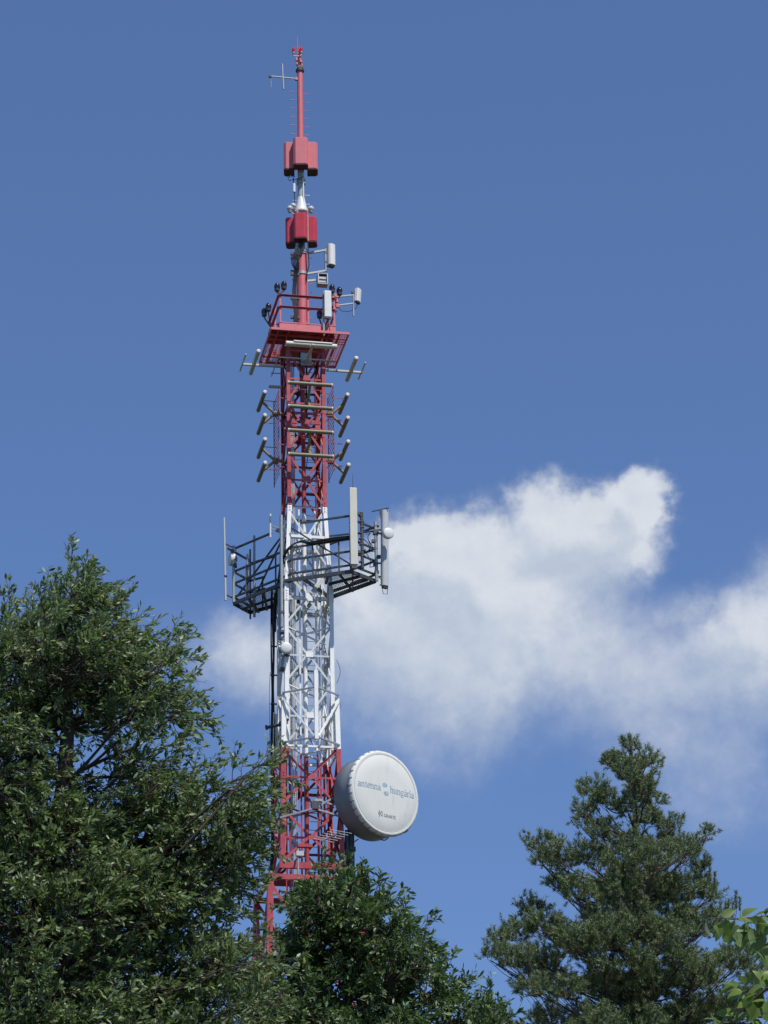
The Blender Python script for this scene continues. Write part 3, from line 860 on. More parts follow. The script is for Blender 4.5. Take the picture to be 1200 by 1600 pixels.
# red rod screens behind the dipoles
for label, s, y0, y1, u0 in (('red rod reflector screen on the left of the lattice behind dark tubes', -1, 618, 752, .98), ('red rod reflector screen on the right of the lattice behind dark tubes', 1, 612, 745, 1.02)):
    P = T(s * u0, .0, 0); zt2, zb2 = zat(P, y0), zat(P, y1)
    t0 = thing('reflector_screen', label, 'screen', lift(P, zb2), 'red rod screens')
    for n_ in (-.55, .55):
        MB().bar(T(s * u0, n_, zb2), T(s * u0, n_, zt2), .035, .035).build('screen_post', 'band', t0)
        if n_ > 0:
            for f in (.1, .36, .64, .9):
                MB().bar(T(s * u0, n_, zb2 + (zt2 - zb2) * f), T(s * .7, n_ * .9, zb2 + (zt2 - zb2) * f), .03, .03).build('screen_arm', 'band', t0)
                MB().bar(T(s * u0, 0, zb2 + (zt2 - zb2) * f + .1), T(s * 1.46, 0, zb2 + (zt2 - zb2) * f + .1), .022, .022).build('screen_arm', 'band', t0)
    z = zb2 + .08
    while z < zt2:
        MB().tube(T(s * u0, -.62, z), T(s * u0, .62, z), .011, n=5).build('rod', 'band', t0); z += .17
for y in (609, 645, 682, 719):
    z = zat(T(0, .95, 0), y)
    MB().tube(T(-.62, .95, z), T(.62, .95, z), .012, n=5).build('reflector_rod', 'band', tower)
MB().tube(F(420, 604, -.6), F(440, 605, -.6), .06, n=8).build('stub_pipe', 'tubewhite', tower)
MB().tube(F(423, 583, .3), F(438, 583.5, .3), .015, n=6).build('stub_pipe', 'darkgalv', tower)

# ------------------------------------------------------------------ antennas on the lower platform
pb = Hh(553.5, 891.5, zL); z0_, z1_ = zat(pb, 885), zat(pb, 765)
pb = pb - V(0, .12, 0)
t0 = thing('panel_antenna', 'tall cream panel antenna at the near corner of lower platform', 'antenna', lift(pb, z0_))
fx, fy = V(.985, .17, 0), V(.17, -.985, 0)
MB().box(lift(pb, (z0_ + z1_) / 2), fx * .132, fy * .075, UP * ((z1_ - z0_) / 2)).build('radome', 'cream', t0, .02)
MB().box(lift(pb, z0_ - .07), fx * .09, fy * .05, UP * .068).build('connector_box', 'darkgalv', t0)
MB().tube(lift(pb, z1_), lift(pb, zat(pb, 741)), .012, .006, 5).build('whip', 'darkgalv', t0)
for y in (800, 860): MB().box(lift(pb, zat(pb, y)) - fy * .12 + fx * .1, fx * .16, fy * .05, UP * .05).build('clamp', 'darkgalv', t0)
q = Hh(566.5, 894, zL)
MB().tube(lift(q, zat(q, 888)), lift(q, zat(q, 801)), .062, n=10).build('antenna_pipe', 'darkgalv', low)
k = MB()
for i in range(9):
    MB().box(lift(q, zat(q, 806 + i * 9)) + fx * rnd.uniform(-.06, .06), fx * .07, fy * .07, UP * .02).build('cable_clamp', 'darkgalv', low)
q = Hh(588.5, 905, zL)
MB().tube(lift(q, zat(q, 908)), lift(q, zat(q, 815)), .062, n=10).build('antenna_pipe', 'galv', low)
k = MB()
for i in range(7):
    MB().box(lift(q, zat(q, 822 + i * 12)) + fx * rnd.uniform(-.07, .07), fx * .08, fy * .06, UP * rnd.uniform(.02, .06)).build('cable_clamp', 'darkgalv', low)
for y in (828, 880, 901):
    MB().bar(lift(q, zat(q, y)), lift(Hh(600, 905, zL), zat(Hh(600, 905, zL), y)), .05, .05).build('antenna_arm', 'darkgalv', low)
pb = Hh(601, 904, zL); z0_, z1_ = zat(pb, 916), zat(pb, 798)
t0 = thing('panel_antenna', 'tall grey panel antenna at the far right end of lower platform', 'antenna', lift(pb, z0_))
gx, gy = V(.80, .60, 0), V(.60, -.80, 0)
rr_ = MB().prism(lift(pb, z0_), lift(pb, z1_) + V(.06, 0, 0), [(-.13, -.08), (.13, -.08), (.13, .04), (.08, .09), (-.08, .09), (-.13, .04)], gx, gy).build('radome', 'greyrad', t0, .012)
m = MB().bar(lift(pb, z1_) + V(-.1, 0, .05), lift(pb, z1_) + V(-.05, 0, -.3), .08, .1)
m.bar(lift(pb, z1_) + V(-.4, .1, .02), lift(pb, z1_) + V(.2, -.1, .06), .03, .03)
m.build('top_bracket', 'darkgalv', t0)
MB().box(lift(pb, z0_ - .04), gx * .10, gy * .06, UP * .04).build('connector_plate', 'darkgalv', t0)
cable('loose_cable', [lift(pb, z0_ - .05) + V(-.1, 0, 0), lift(pb, z0_ - .28) + V(-.06, 0, 0), lift(pb, z0_ - .30) + V(.08, 0, 0), lift(pb, z0_ - .05) + V(.1, 0, 0)], .012, 5, t0)

def drum_dish(label, c, ax, r, depth, mat='white', back='galv', arm_to=None, group='small round drum dishes'):
    t0 = thing('drum_dish', label, 'dish', c, group)
    MB().lathe(c, ax, [(r * .96, -depth), (r * .97, -depth * .1), (r, 0), (r * .99, .02), (r * .8, .035), (r * .4, .05), (.01, .055)], 28).build('radome', mat, t0)
    MB().lathe(c, ax, [(r * .3, -depth - r * .45), (r * .65, -depth - r * .25), (r * .95, -depth)], 24).build('reflector_back', back, t0)
    if arm_to is not None:
        MB().bar(c - ax * (depth + r * .4), arm_to, .07, .07).build('mount_arm', 'darkgalv', t0)
        MB().box(arm_to, TU * .09, TN * .09, UP * .08).build('clamp', 'darkgalv', t0)
    return t0
c = lift(pb - V(0, .3, 0), 0); c = F(607, 833, (c - T0).dot(TN) + .25)
drum_dish('small white round dish on the grey panel at the right end of lower platform', c, V(.42, -.9, -.05).normalized(), .20, .12, arm_to=lift(q, zat(q, 832)))
q = Hh(365, 941, zL)
MB().tube(lift(q, zat(q, 941)), lift(q, zat(q, 853)), .055, n=10).build('antenna_pipe', 'galv', low)
c = lift(q, zat(q, 872)) + V(-.13, .1, 0)
drum_dish('small white drum dish seen from the side at the left end of lower platform', c, V(-.86, -.28, 0).normalized(), .25, .14, arm_to=lift(q, zat(q, 873)))
MB().box(lift(q, zat(q, 862)), V(.1, 0, 0), V(0, .08, 0), UP * .05).build('cable_clamp', 'darkgalv', low)
MB().box(lift(q, zat(q, 884)) + V(.05, 0, 0), V(.07, 0, 0), V(0, .08, 0), UP * .06).build('cable_clamp', 'darkgalv', low)
q = Hh(387, 936, zL)
MB().tube(lift(q, zat(q, 936)), lift(q, zat(q, 866)), .045, n=8).build('antenna_pipe', 'galv', low)
q = Hh(397.5, 952, zL)
MB().tube(lift(q, zat(q, 964)), lift(q, zat(q, 837)), .045, n=8).build('antenna_pipe', 'galv', low)
pb = Hh(352.5, 940, zL); z0_ = zat(pb, 938)
t0 = thing('whip_antenna', 'tall thin grey whip antenna at the far left end of lower platform', 'antenna', lift(pb, z0_))
tp = lift(pb, zat(pb, 809)) - V(.06, 0, 0)
MB().tube(lift(pb, z0_), tp, .042, .034, 10).build('radome', 'greyrad', t0)
MB().tube(lift(pb, z0_ + .9), lift(pb, z0_ + .95), .06, n=10).build('collar', 'darkgalv', t0)
for y in (850, 929):
    MB().bar(lift(pb, zat(pb, y)), lift(PA0, zat(PA0, y + 6)), .04, .04).build('mount_arm', 'darkgalv', t0)
pb = F(422.5, 840, .3)
t0 = thing('stub_antenna', 'short thin white stub antenna left of the tower above lower platform', 'antenna', pb)
MB().tube(pb, lift(pb, zat(pb, 803)), .034, n=8).build('radome', 'white', t0)
for y, y2 in ((820, 826), (826, 830)):
    MB().bar(lift(pb, zat(pb, y)), F(438, y2, .4), .035, .035).build('mount_arm', 'galv', t0)
m = MB().bar(F(430, 829, .4), F(447, 822, .6), .07, .06).bar(F(432, 830, .4), F(446, 836, .5), .06, .05)
m.build('stub_pipe', 'galv', tower)

# small dish on the left leg of the white part
c = F(447, 1012, 1.25)
drum_dish('small white round dish on the left leg of the white lattice', c, V(.18, -.97, -.06).normalized(), .20, .10, arm_to=T(-.80, .92, c.z - .1))
MB().bar(F(437, 1018, .4), F(446, 1016, .9), .08, .1).build('clamp_arm', 'darkgalv', tower)
for y in (958, 988, 1046): MB().box(F(443, y, .7), TU * .12, TN * .12, UP * .04).build('leg_clamp', 'darkgalv', tower)
MB().bar(F(442, 1024, .6), F(441, 1050, .6), .12, .1).build('radio_box', 'galv', tower)

# ------------------------------------------------------------------ the large drum dish with lettering
PH = rad(40)
dax = V(math.sin(PH), -math.cos(PH), 0)               # dish axis, out of the face
dxr = V(math.cos(PH), math.sin(PH), 0)                # reading direction on the face
RD = 1.47
cF = F(601.5, 1239.5, 1.55)
dish = thing('drum_dish', 'huge white drum dish antenna with blue lettering on the right of the red lattice', 'dish', cF - dax * 1.0)
MB().lathe(cF, dax, [(RD * .94, -1.02), (RD * .975, -1.0), (RD * .975, -.5), (RD * .975, -.13)], 72).build('shroud', 'drum', dish)
MB().lathe(cF, dax, [(.3, -1.32), (.8, -1.2), (1.2, -1.09), (RD * .93, -1.02)], 48).build('reflector_back', 'galv', dish)
for a in (-.35, 2.2, 4.4):      # seams of the shroud
    p = cF + (dxr * math.cos(a) + UP * math.sin(a)) * (RD * .975)
    nrm = (p - cF).normalized(); tt = dax.cross(nrm)
    MB().box(p - dax * .56 + nrm * .004, dax * .42, tt * .03, nrm * .005).build('seam_strip', 'drum', dish)
MB().lathe(cF, dax, [(RD * .99, -.12), (RD * 1.0, -.02), (RD * .995, .02), (RD * .975, .035), (RD * .93, .035), (RD * .92, .028), (RD * .91, .036), (RD * .6, .055), (RD * .3, .064), (.01, .066)], 96).build('radome', 'radome', dish)
MB().lathe(cF, dax, [(RD * .925, .030), (RD * .925, .040), (RD * .915, .041), (RD * .915, .030)], 96).build('seam_ring', 'greyrad', dish)
NS = 34
for k_ in range(NS):            # lacing tabs pulled over the rim
    a = 2 * math.pi * (k_ + .5) / NS
    nr = dxr * math.cos(a) + UP * math.sin(a); tt = dax.cross(nr)
    c = cF + nr * (RD * .985) - dax * .09
    m = MB()
    hwid = RD * math.pi / NS * .74
    m.prism(c - tt * hwid, c + tt * hwid, [(-.07, .0), (.085, .0), (.10, .03), (.04, .055), (-.06, .035)], dax, nr)
    m.build('lacing_tab', 'rim', dish, .008)
    if k_ % 2 == 0:
        MB().box(c - dax * .09 + nr * .012, dax * .035, tt * .022, nr * .02).build('hook', 'galv', dish)

def arc(cx, cy, rx, ry, a0, a1, n=9):
    return [(cx + rx * math.cos(rad(a0 + (a1 - a0) * i / n)), cy + ry * math.sin(rad(a0 + (a1 - a0) * i / n))) for i in range(n + 1)]
TK, TH = .23, .10
def ser(x, y, w=.34): return ([(x - w / 2, y), (x + w / 2, y)], [.09, .09])
GLY = {   # serif letters, x-height 1: strokes as (points, widths), then the advance
    'n': ([([(.2, 0), (.2, .95)], [TK, TK]), ([(.02, .93), (.2, .97)], [.1, .12]), (arc(.5, .62, .26, .33, 160, 20), [.08] * 4 + [.16] * 3 + [.2] * 3), ([(.75, .72), (.75, 0)], [TK, TK]), ser(.2, .04), ser(.75, .04)], .98),
    'h': ([([(.2, 0), (.2, 1.5)], [TK, TK]), ([(.02, 1.46), (.2, 1.52)], [.1, .12]), (arc(.5, .62, .26, .33, 160, 20), [.08] * 4 + [.16] * 3 + [.2] * 3), ([(.75, .72), (.75, 0)], [TK, TK]), ser(.2, .04), ser(.75, .04)], .98),
    'u': ([([(.2, .96), (.2, .3)], [TK, TK]), ([(.02, .93), (.2, .96)], [.1, .1]), (arc(.44, .33, .25, .30, 185, 330), [.2] * 4 + [.14] * 3 + [.08] * 3), ([(.72, .96), (.72, .02)], [TK, TK]), ([(.54, .93), (.72, .96)], [.1, .1]), ([(.72, .05), (.9, .05)], [.1, .08])], .96),
    'a': ([(arc(.38, .68, .27, .27, 150, 0), [.16, .14] + [.1] * 4 + [.16] * 4), ([(.64, .7), (.64, .12), (.70, .04), (.82, .08)], [TK, TK, .14, .08]), (arc(.36, .27, .25, .25, 65, 320), [.1] * 3 + [.2] * 4 + [.12] * 3), ([(.46, .51), (.64, .57)], [.1, .1])], .86),
    't': ([([(.28, 1.3), (.28, .2)], [.14, TK]), (arc(.44, .2, .16, .18, 180, 320), [TK, .2, .18, .14, .12, .1, .1, .08, .08, .08]), ([(.06, .94), (.56, .94)], [.1, .1])], .62),
    'e': ([(arc(.42, .49, .31, .46, 8, 325, 14), [.12, .14, .14, .12, .12, .16, .22, .24, .24, .22, .16, .12, .12, .1, .08]), ([(.14, .56), (.74, .56)], [.09, .09])], .84),
    'g': ([(arc(.40, .66, .26, .30, 0, 360, 14), [.18, .14, .1, .1, .12, .16, .2, .2, .18, .14, .1, .1, .14, .16, .18]), ([(.62, .86), (.86, .95)], [.1, .14]), ([(.3, .38), (.2, .22), (.3, .08), (.62, .04)], [.08, .1, .14, .16]), (arc(.40, -.18, .32, .22, 70, 430, 14), [.14] * 5 + [.09] * 10)], .90),
    'r': ([([(.2, 0), (.2, .95)], [TK, TK]), ([(.02, .93), (.2, .97)], [.1, .12]), (arc(.46, .64, .22, .31, 160, 50), [.08] * 5 + [.16] * 5), ser(.2, .04)], .70),
    'i': ([([(.2, 0), (.2, .95)], [TK, TK]), ([(.02, .93), (.2, .97)], [.1, .12]), ser(.2, .04), ([(.2, 1.22), (.2, 1.44)], [.2, .2])], .46),
    "'": ([([(.36, 1.15), (.56, 1.5)], [.08, .2])], 0),
    'G': ([(arc(.5, .5, .36, .46, 40, 330, 12), [.1, .12] + [.16] * 9 + [.14, .14]), ([(.82, .4), (.82, .1)], [.16, .16]), ([(.6, .42), (.95, .42)], [.09, .09])], 1.05),
    'R': ([([(.2, 0), (.2, 1)], [.18, .18]), (arc(.35, .74, .3, .24, 90, -90), [.1] * 3 + [.18] * 4 + [.1] * 3), ([(.4, .5), (.8, 0)], [.14, .18]), ser(.2, .04)], .92),
    'A': ([([(.08, 0), (.45, 1)], [.09, .1]), ([(.45, 1), (.84, 0)], [.2, .2]), ([(.2, .34), (.68, .34)], [.08, .08]), ser(.08, .03, .26), ser(.84, .03, .3)], .98),
    'N': ([([(.16, 0), (.16, 1)], [.1, .1]), ([(.16, 1), (.82, 0)], [.2, .2]), ([(.82, 0), (.82, 1)], [.1, .1]), ser(.16, .03, .28), ser(.82, .97, .28)], 1.0),
    'T': ([([(.42, 0), (.42, 1)], [.18, .18]), ([(.04, .95), (.80, .95)], [.1, .1]), ser(.42, .03)], .86),
    'E': ([([(.2, 0), (.2, 1)], [.18, .18]), ([(.1, .95), (.74, .95)], [.1, .1]), ([(.2, .5), (.6, .5)], [.08, .08]), ([(.1, .05), (.76, .05)], [.1, .1])], .86)}
FACE_H = lambda x, y: float(np.interp(math.hypot(x, y) / RD, (0, .3, .6, .91), (.067, .065, .056, .038)))   # radome bulge
NSTR = [0]
def stroke(m, pts, wd, ox, oy, sc):
    n = len(pts)
    NSTR[0] += 1
    dz = .004 + .0006 * (NSTR[0] % 5)
    L, Rr = [], []
    for i, (x, y) in enumerate(pts):
        a, b = pts[max(i - 1, 0)], pts[min(i + 1, n - 1)]
        dx, dy = b[0] - a[0], b[1] - a[1]; l = math.hypot(dx, dy) or 1
        for lst, s in ((L, 1), (Rr, -1)):
            X, Y = ox + (x - dy / l * wd[i] / 2 * s) * sc, oy + (y + dx / l * wd[i] / 2 * s) * sc
            lst.append(cF + dxr * X + UP * Y + dax * (FACE_H(X, Y) + dz))
    m.add(L + Rr, [(i, n + i, n + i + 1, i + 1) for i in range(n - 1)])
def word(txt, x, y, sc, width):
    tot = sum(GLY[c][1] for c in txt)
    sx = width / (tot * sc)
    m = MB()
    for c in txt:
        st, adv = GLY[c]
        for pts, wd in st:
            stroke(m, [(a * sx, b) for a, b in pts], wd, x, y, sc)
        x += adv * sc * sx
    return m
word('antenna', -1.22, .04, .165, .99).build('lettering', 'ink', dish)
word("hung'aria", .17, .035, .165, 1.09).build('lettering', 'ink', dish)
word('GRANTE', -.12, -.86, .105, .54).build('lettering', 'inkdark', dish)
m = MB()      # the two-comma emblem between the words: rows of curved strokes
for s in (-1, 1):
    for j in range(4):
        rr0 = .03 + j * .030
        pts = arc(-.04 * s, .08 * s, rr0, rr0 * 1.05, 90 - 90 * s - 25 + j * 14, 90 - 90 * s + 225 - j * 22, 14)
        stroke(m, [(x + .01 * s, y) for x, y in pts], [.010 + .024 * math.sin(math.pi * i / 14) for i in range(15)], -.025, .125, 1.0)
m.build('emblem', 'inkpale', dish)
m = MB()      # small maker's mark
stroke(m, [(0, .2), (0, -.02)], [.03, .03], -.30, -.86, 1); stroke(m, [(.03, .10), (.10, .17)], [.02, .03], -.30, -.86, 1)
stroke(m, [(.03, .08), (.12, 0)], [.02, .035], -.30, -.86, 1); stroke(m, arc(.06, .09, .07, .10, -60, 60), [.015] * 10, -.30, -.86, 1)
stroke(m, [(-.05, .13), (-.05, .03)], [.02, .02], -.30, -.86, 1)
m.build('maker_mark', 'inkdark', dish)
# mount: standing pipe, struts to the tower
q = F(549, 1345, .9)
MB().tube(lift(q, q.z - .6), lift(q, zat(q, 1215)), .115, n=14).build('mount_pipe', 'darkgalv', dish)
MB().tube(lift(q, zat(q, 1330)) , lift(q, zat(q, 1324)), .16, n=14).build('pipe_clamp', 'darkgalv', dish)
q2 = F(543, 1340, 1.0)
MB().tube(q2, lift(q2, zat(q2, 1300)), .07, n=10).build('mount_pipe', 'darkgalv', dish)
for y in (1225, 1290): MB().bar(lift(q, zat(q, y)), cF - dax * 1.15 + UP * (zat(q, y) - cF.z) * .5, .14, .14).build('mount_arm', 'darkgalv', dish)
for a, b in (((437, 1278, 1.2), (488, 1264, 1.55)), ((500, 1252, 1.3), (522, 1258, 1.15)), ((496, 1265, 1.4), (530, 1275, 1.2)), ((493, 1262, 1.5), (520, 1247, 1.1))):
    MB().bar(F(*a), F(*b), .075, .06).build('strut', 'galv', dish)
MB().box(F(492, 1259, 1.45), TU * .12, TN * .1, UP * .13).build('strut_clamp', 'darkgalv', dish)
MB().box(F(497, 1251, 1.45), TU * .14, TN * .08, UP * .04).build('strut_clamp', 'galv', dish)
for px, py in ((560, 1311), (607, 1309), (638, 1297)):
    MB().path([F(px, py, 1.3), F(px - 6, py + 4, 1.2), F(px - 12, py + 3, 1.1)], .02, 5).build('hook', 'darkgalv', dish)
for i in range(3):
    cable('feeder_cable', [F(540 + i * 1.6, 1297, 1.0), F(539 + i * 1.8, 1320, 1.0), F(541 + i * 1.5, 1350, .9), F(540 + i, 1400, .8)], .03, 6, dish)
# red outrigger pillars beside the lower tower
m = MB().bar(F(564, 1356, 1.4), F(567, 1470, 1.4), .16, .16)
m.build('outrigger', 'band', tower)

# small many-rod aerial low on the red lattice
p0, p1 = F(503, 1315, 1.35), F(534, 1299, 2.0)
t0 = thing('rod_aerial', 'small grey aerial with thin rods low on the red lattice under the big dish', 'antenna', p0)
MB().tube(p0, p1, .022, n=6).build('boom', 'galv', t0)
ed = (TU * .95 - UP * .14).normalized()
for i in range(6):
    c = p0.lerp(p1, .1 + i * .175)
    MB().tube(c - ed * .36, c + ed * .36, .011, n=5).build('rod', 'galv', t0)
pp = F(466, 1372, 1.5)
t0 = thing('whip_antenna', 'thin grey pole with a pale box on the red lattice above the oak leaves', 'antenna', pp)
MB().tube(pp, lift(pp, zat(pp, 1326)), .035, n=8).build('pole', 'galv', t0)
MB().box(lift(pp, zat(pp, 1334)) + TU * .06, TU * .13, TN * .08, UP * .08).build('box', 'greyrad', t0)
MB().bar(lift(pp, zat(pp, 1340)), T(-.6, 1.05, zat(pp, 1340)), .05, .05).build('mount_arm', 'galv', t0)
MB().box(F(476, 1322, 1.25), TU * .25, TN * .1, UP * .05).build('bracket_plate', 'band', tower)

# ------------------------------------------------------------------ trees
def at(px, py, Y):
    d = ray(px, py); return CAM + d * (Y / d.y)
def unit(a):
    return a / np.maximum(np.linalg.norm(a, axis=-1, keepdims=True), 1e-9)
def rand_dirs(n):
    return unit(rng.normal(size=(n, 3)))

OAK_T = np.array([(0, 0, 0), (.22, .55, .02), (.22, -.55, .02), (.60, 1.0, -.02), (.60, -1.0, -.02), (1.0, 0, -.10)])
OAK_F = np.array([(0, 2, 1), (1, 2, 4), (1, 4, 3), (3, 4, 5)])
def leaves(name, P, Dr, Nm, L, W, mat, parent, tmpl=OAK_T, tri=OAK_F):
    Dr = unit(Dr); S = unit(np.cross(Nm, Dr)); Nn = np.cross(Dr, S)
    n, k = len(P), len(tmpl)
    v = (P[:, None] + Dr[:, None] * (tmpl[:, 0][None, :, None] * L[:, None, None])
         + S[:, None] * (tmpl[:, 1][None, :, None] * W[:, None, None] * .5) + Nn[:, None] * (tmpl[:, 2][None, :, None] * L[:, None, None]))
    f = (tri[None] + (np.arange(n) * k)[:, None, None])
    o = obj_np(name, v.reshape(-1, 3), f.reshape(-1), 3, mat, parent)
    o['kind'] = 'stuff'
    return o

def tubes_np(segs, name, mat, parent, n=5):
    """many tapered branch segments (p, q, r0, r1) as one mesh of quads"""
    p = np.array([s[0] for s in segs], float); q = np.array([s[1] for s in segs], float)
    r0 = np.array([s[2] for s in segs]); r1 = np.array([s[3] for s in segs])
    d = unit(q - p); ref = np.where(np.abs(d[:, 2:3]) < .9, np.array([[0, 0, 1.0]]), np.array([[1.0, 0, 0]]))
    x = unit(np.cross(d, ref)); y = np.cross(d, x)
    a = np.arange(n) * 2 * np.pi / n
    ring = x[:, None] * np.cos(a)[None, :, None] + y[:, None] * np.sin(a)[None, :, None]
    v = np.concatenate([p[:, None] + ring * r0[:, None, None], q[:, None] + ring * r1[:, None, None]], 1)
    k = np.arange(n); k2 = (k + 1) % n
    f = np.stack([k, k2, n + k2, n + k], 1)
    f = f[None] + (np.arange(len(segs)) * 2 * n)[:, None, None]
    return obj_np(name, v.reshape(-1, 3), f.reshape(-1), 4, mat, parent, True)

def limb(segs, a, b, r0, r1, n=6, wob=.08, sag=0.0):
    """crooked tapered limb from a to b; returns its points"""
    a, b = np.array(a, float), np.array(b, float)
    L = np.linalg.norm(b - a)
    pts = []
    w = rng.normal(size=(2, 3)) * wob * L
    for i in range(n + 1):
        t = i / n
        p = a + (b - a) * t + w[0] * math.sin(math.pi * t) + w[1] * math.sin(2 * math.pi * t) * .5
        p[2] += sag * L * math.sin(math.pi * t)
        pts.append(p)
    for i in range(n):
        segs.append((pts[i], pts[i + 1], r0 + (r1 - r0) * i / n, r0 + (r1 - r0) * (i + 1) / n))
    return pts

def oak(label, lobes, Y, base_px, trunk_top, trunk_r, mat, dens, leaf_len, wind, depth=2.0, plume=1.0):
    """lobes: (px, py, rx, ry[, density]) clumps of the crown as seen, each spread in depth"""
    top = np.array(at(*trunk_top, Y))
    bx = at(base_px, trunk_top[1], Y)
    base = V(bx.x, Y, 0)
    t0 = thing('oak_tree', label, 'tree', base, 'broadleaf trees in front of the tower')
    trunk_s, br_s = [], []
    spine = limb(trunk_s, base, (base.x * .5 + top[0] * .5, Y, top[2] * .55), trunk_r, trunk_r * .7, 5, .02)
    spine += limb(trunk_s, spine[-1], top, trunk_r * .7, trunk_r * .22, 9, .03)[1:]
    sp = np.array(spine)
    P, Dr, Nm, Ln = [], [], [], []
    wv_ = np.array(wind)
    for lb in lobes:
        px, py, rx, ry = lb[:4]
        if px > 180 and Y < 45: px -= 30
        dn = lb[4] if len(lb) > 4 else 1.0
        for layer in range(2):
            dY = rng.uniform(-.35, 1.0) * depth * (1 if layer else -.55)
            c = np.array(at(px, py, Y + dY))
            s = np.linalg.norm(c - np.array(CAM)) / FPX
            ex = np.array([rx * s, (rx + ry) * .5 * s, ry * s]) * .74
            # a limb from the trunk, leaving it well below the clump
            h = c[2] - np.hypot(c[0] - sp[:, 0], c[1] - sp[:, 1]) * .55
            i0 = int(np.argmin(np.abs(sp[:, 2] - h) + (sp[:, 2] < 5) * 50))
            lp = limb(trunk_s if layer == 0 else br_s, sp[i0], c, max(.022, trunk_r * .17 * (1 - i0 / len(sp) * .6)), .018, 7, .07, -.05)
            area = rx * ry * math.pi
            ns = max(3, int(area * dn * dens))
            for _ in range(ns):
                d = rand_dirs(1)[0]
                d[2] = d[2] * .8 + .1
                rr = rng.uniform(.25, 1.2) ** .6
                sc = c + d * ex * rr
                if rng.random() < .5:
                    limb(br_s, lp[rng.integers(4, 8)], sc, .016, .006, 3, .06)
                outd = unit((sc - c) / ex)
                main = unit(outd * .8 + np.array([0, 0, .25]) + wv_ * .6 + rng.normal(size=3) * .35)
                pl_ = rng.uniform(.30, .75) * plume
                bend = unit(main + wv_ * .5 + np.array([0, 0, rng.uniform(-.5, .25)]))
                axis = [sc + main * (pl_ * t) + (bend - main) * (pl_ * t * t * .7) for t in (0, .35, .7, 1.0)]
                for j in range(3): br_s.append((axis[j], axis[j + 1], .007 - .0015 * j, .0055 - .0015 * j))
                for _t in range(rng.integers(5, 9)):
                    u_ = rng.uniform(.1, 1.0); j = min(2, int(u_ * 3)); st = axis[j] + (axis[j + 1] - axis[j]) * (u_ * 3 - j)
                    td = unit(unit(axis[j + 1] - axis[j]) + rng.normal(size=3) * .5)
                    tl = rng.uniform(.14, .34)
                    br_s.append((st, st + td * tl, .004, .0025))
                    nl = int(rng.integers(6, 12))
                    tt = rng.uniform(.15, 1.0, nl)
                    P.append(st + td * (tt * tl)[:, None])
                    rad_ = rand_dirs(nl); rad_ = unit(rad_ - (rad_ @ td)[:, None] * td)
                    Dr.append(td * .75 + rad_ * .7 + wv_ * .55 + np.array([0, 0, -.2]))
                    Nm.append(rng.normal(size=(nl, 3)) * .6 + np.array([.1, -.1, .7]) + outd * .3)
                    Ln.append(rng.uniform(.55, 1.2, nl) * leaf_len)
    P, Dr, Nm, Ln = np.concatenate(P), np.concatenate(Dr), np.concatenate(Nm), np.concatenate(Ln)
    Nm = Nm * np.where(rng.random(len(Nm)) < .3, -1, 1)[:, None]
    tubes_np(trunk_s, 'trunk', 'bark', t0, 7)
    b = tubes_np(br_s, 'branch', 'bark', t0, 4); b['kind'] = 'stuff'
    leaves('crown', P, Dr, Nm, Ln, Ln * rng.uniform(.26, .40, len(Ln)), mat, t0)
    print('oak leaves', len(P))
    return t0

LEFT = [(112, 930, 20, 20, 1.6), (94, 965, 40, 26, 1.2), (138, 958, 24, 24), (55, 1004, 46, 34, 1.1), (140, 990, 48, 36, 1.1), (0, 1012, 34, 38), (95, 1048, 84, 48), (190, 1030, 40, 28),
        (245, 1020, 22, 26), (278, 1050, 26, 24), (195, 1078, 70, 44), (262, 1105, 42, 32), (15, 1080, 76, 70), (300, 1118, 24, 20), (100, 1112, 70, 34), (215, 1132, 44, 22), (30, 1150, 56, 40, .8),
        (240, 1200, 44, 24, .8), (285, 1218, 26, 22), (190, 1236, 44, 24, .8), (50, 1245, 56, 44, .8), (-20, 1210, 56, 70), (255, 1268, 74, 42), (335, 1280, 42, 38), (378, 1250, 26, 22), (414, 1214, 12, 9, .8), (388, 1234, 18, 14),
        (394, 1274, 24, 18), (384, 1310, 36, 30), (325, 1335, 72, 48), (200, 1325, 84, 52), (85, 1330, 84, 58), (0, 1335, 60, 70), (385, 1356, 34, 28), (340, 1410, 42, 50), (245, 1412, 84, 56), (130, 1440, 90, 66),
        (20, 1450, 76, 74), (60, 1550, 104, 70), (200, 1550, 104, 64), (315, 1520, 66, 60), (385, 1510, 40, 36), (390, 1575, 56, 42), (120, 1650, 180, 56), (320, 1660, 110, 56),
        (-90, 1050, 60, 60, .6), (-110, 1130, 90, 90, .6), (-130, 1290, 110, 100, .5), (-130, 1450, 110, 110, .5), (-120, 1620, 130, 90, .5)]
MID = [(545, 1414, 46, 36, 1.2), (500, 1420, 32, 34, 1.1), (582, 1428, 30, 32), (548, 1384, 20, 16), (505, 1388, 16, 14), (474, 1462, 32, 32), (525, 1470, 56, 40), (600, 1470, 38, 32), (640, 1478, 14, 16, .8), (448, 1522, 44, 36), (530, 1525, 66, 46),
       (615, 1520, 46, 34), (655, 1515, 20, 18), (560, 1580, 86, 44), (668, 1560, 46, 30), (460, 1585, 70, 44), (712, 1594, 40, 22), (698, 1562, 16, 14, .8), (760, 1618, 44, 20), (400, 1630, 80, 46), (600, 1655, 130, 50), (740, 1665, 90, 36), (470, 1685, 110, 56)]
oak('big wind-blown oak tree filling the left side with dark lobed foliage', LEFT, 42.0, 30, (88, 985), .32, 'oakleaf', .0033, .118, (.50, .1, .22), 2.2, 1.15)
oak('lower oak tree with glossy leaves hiding the foot of the tower', MID, 47.0, 545, (545, 1420), .24, 'oakleaf2', .0034, .13, (.15, 0, .05), 1.8, .8)

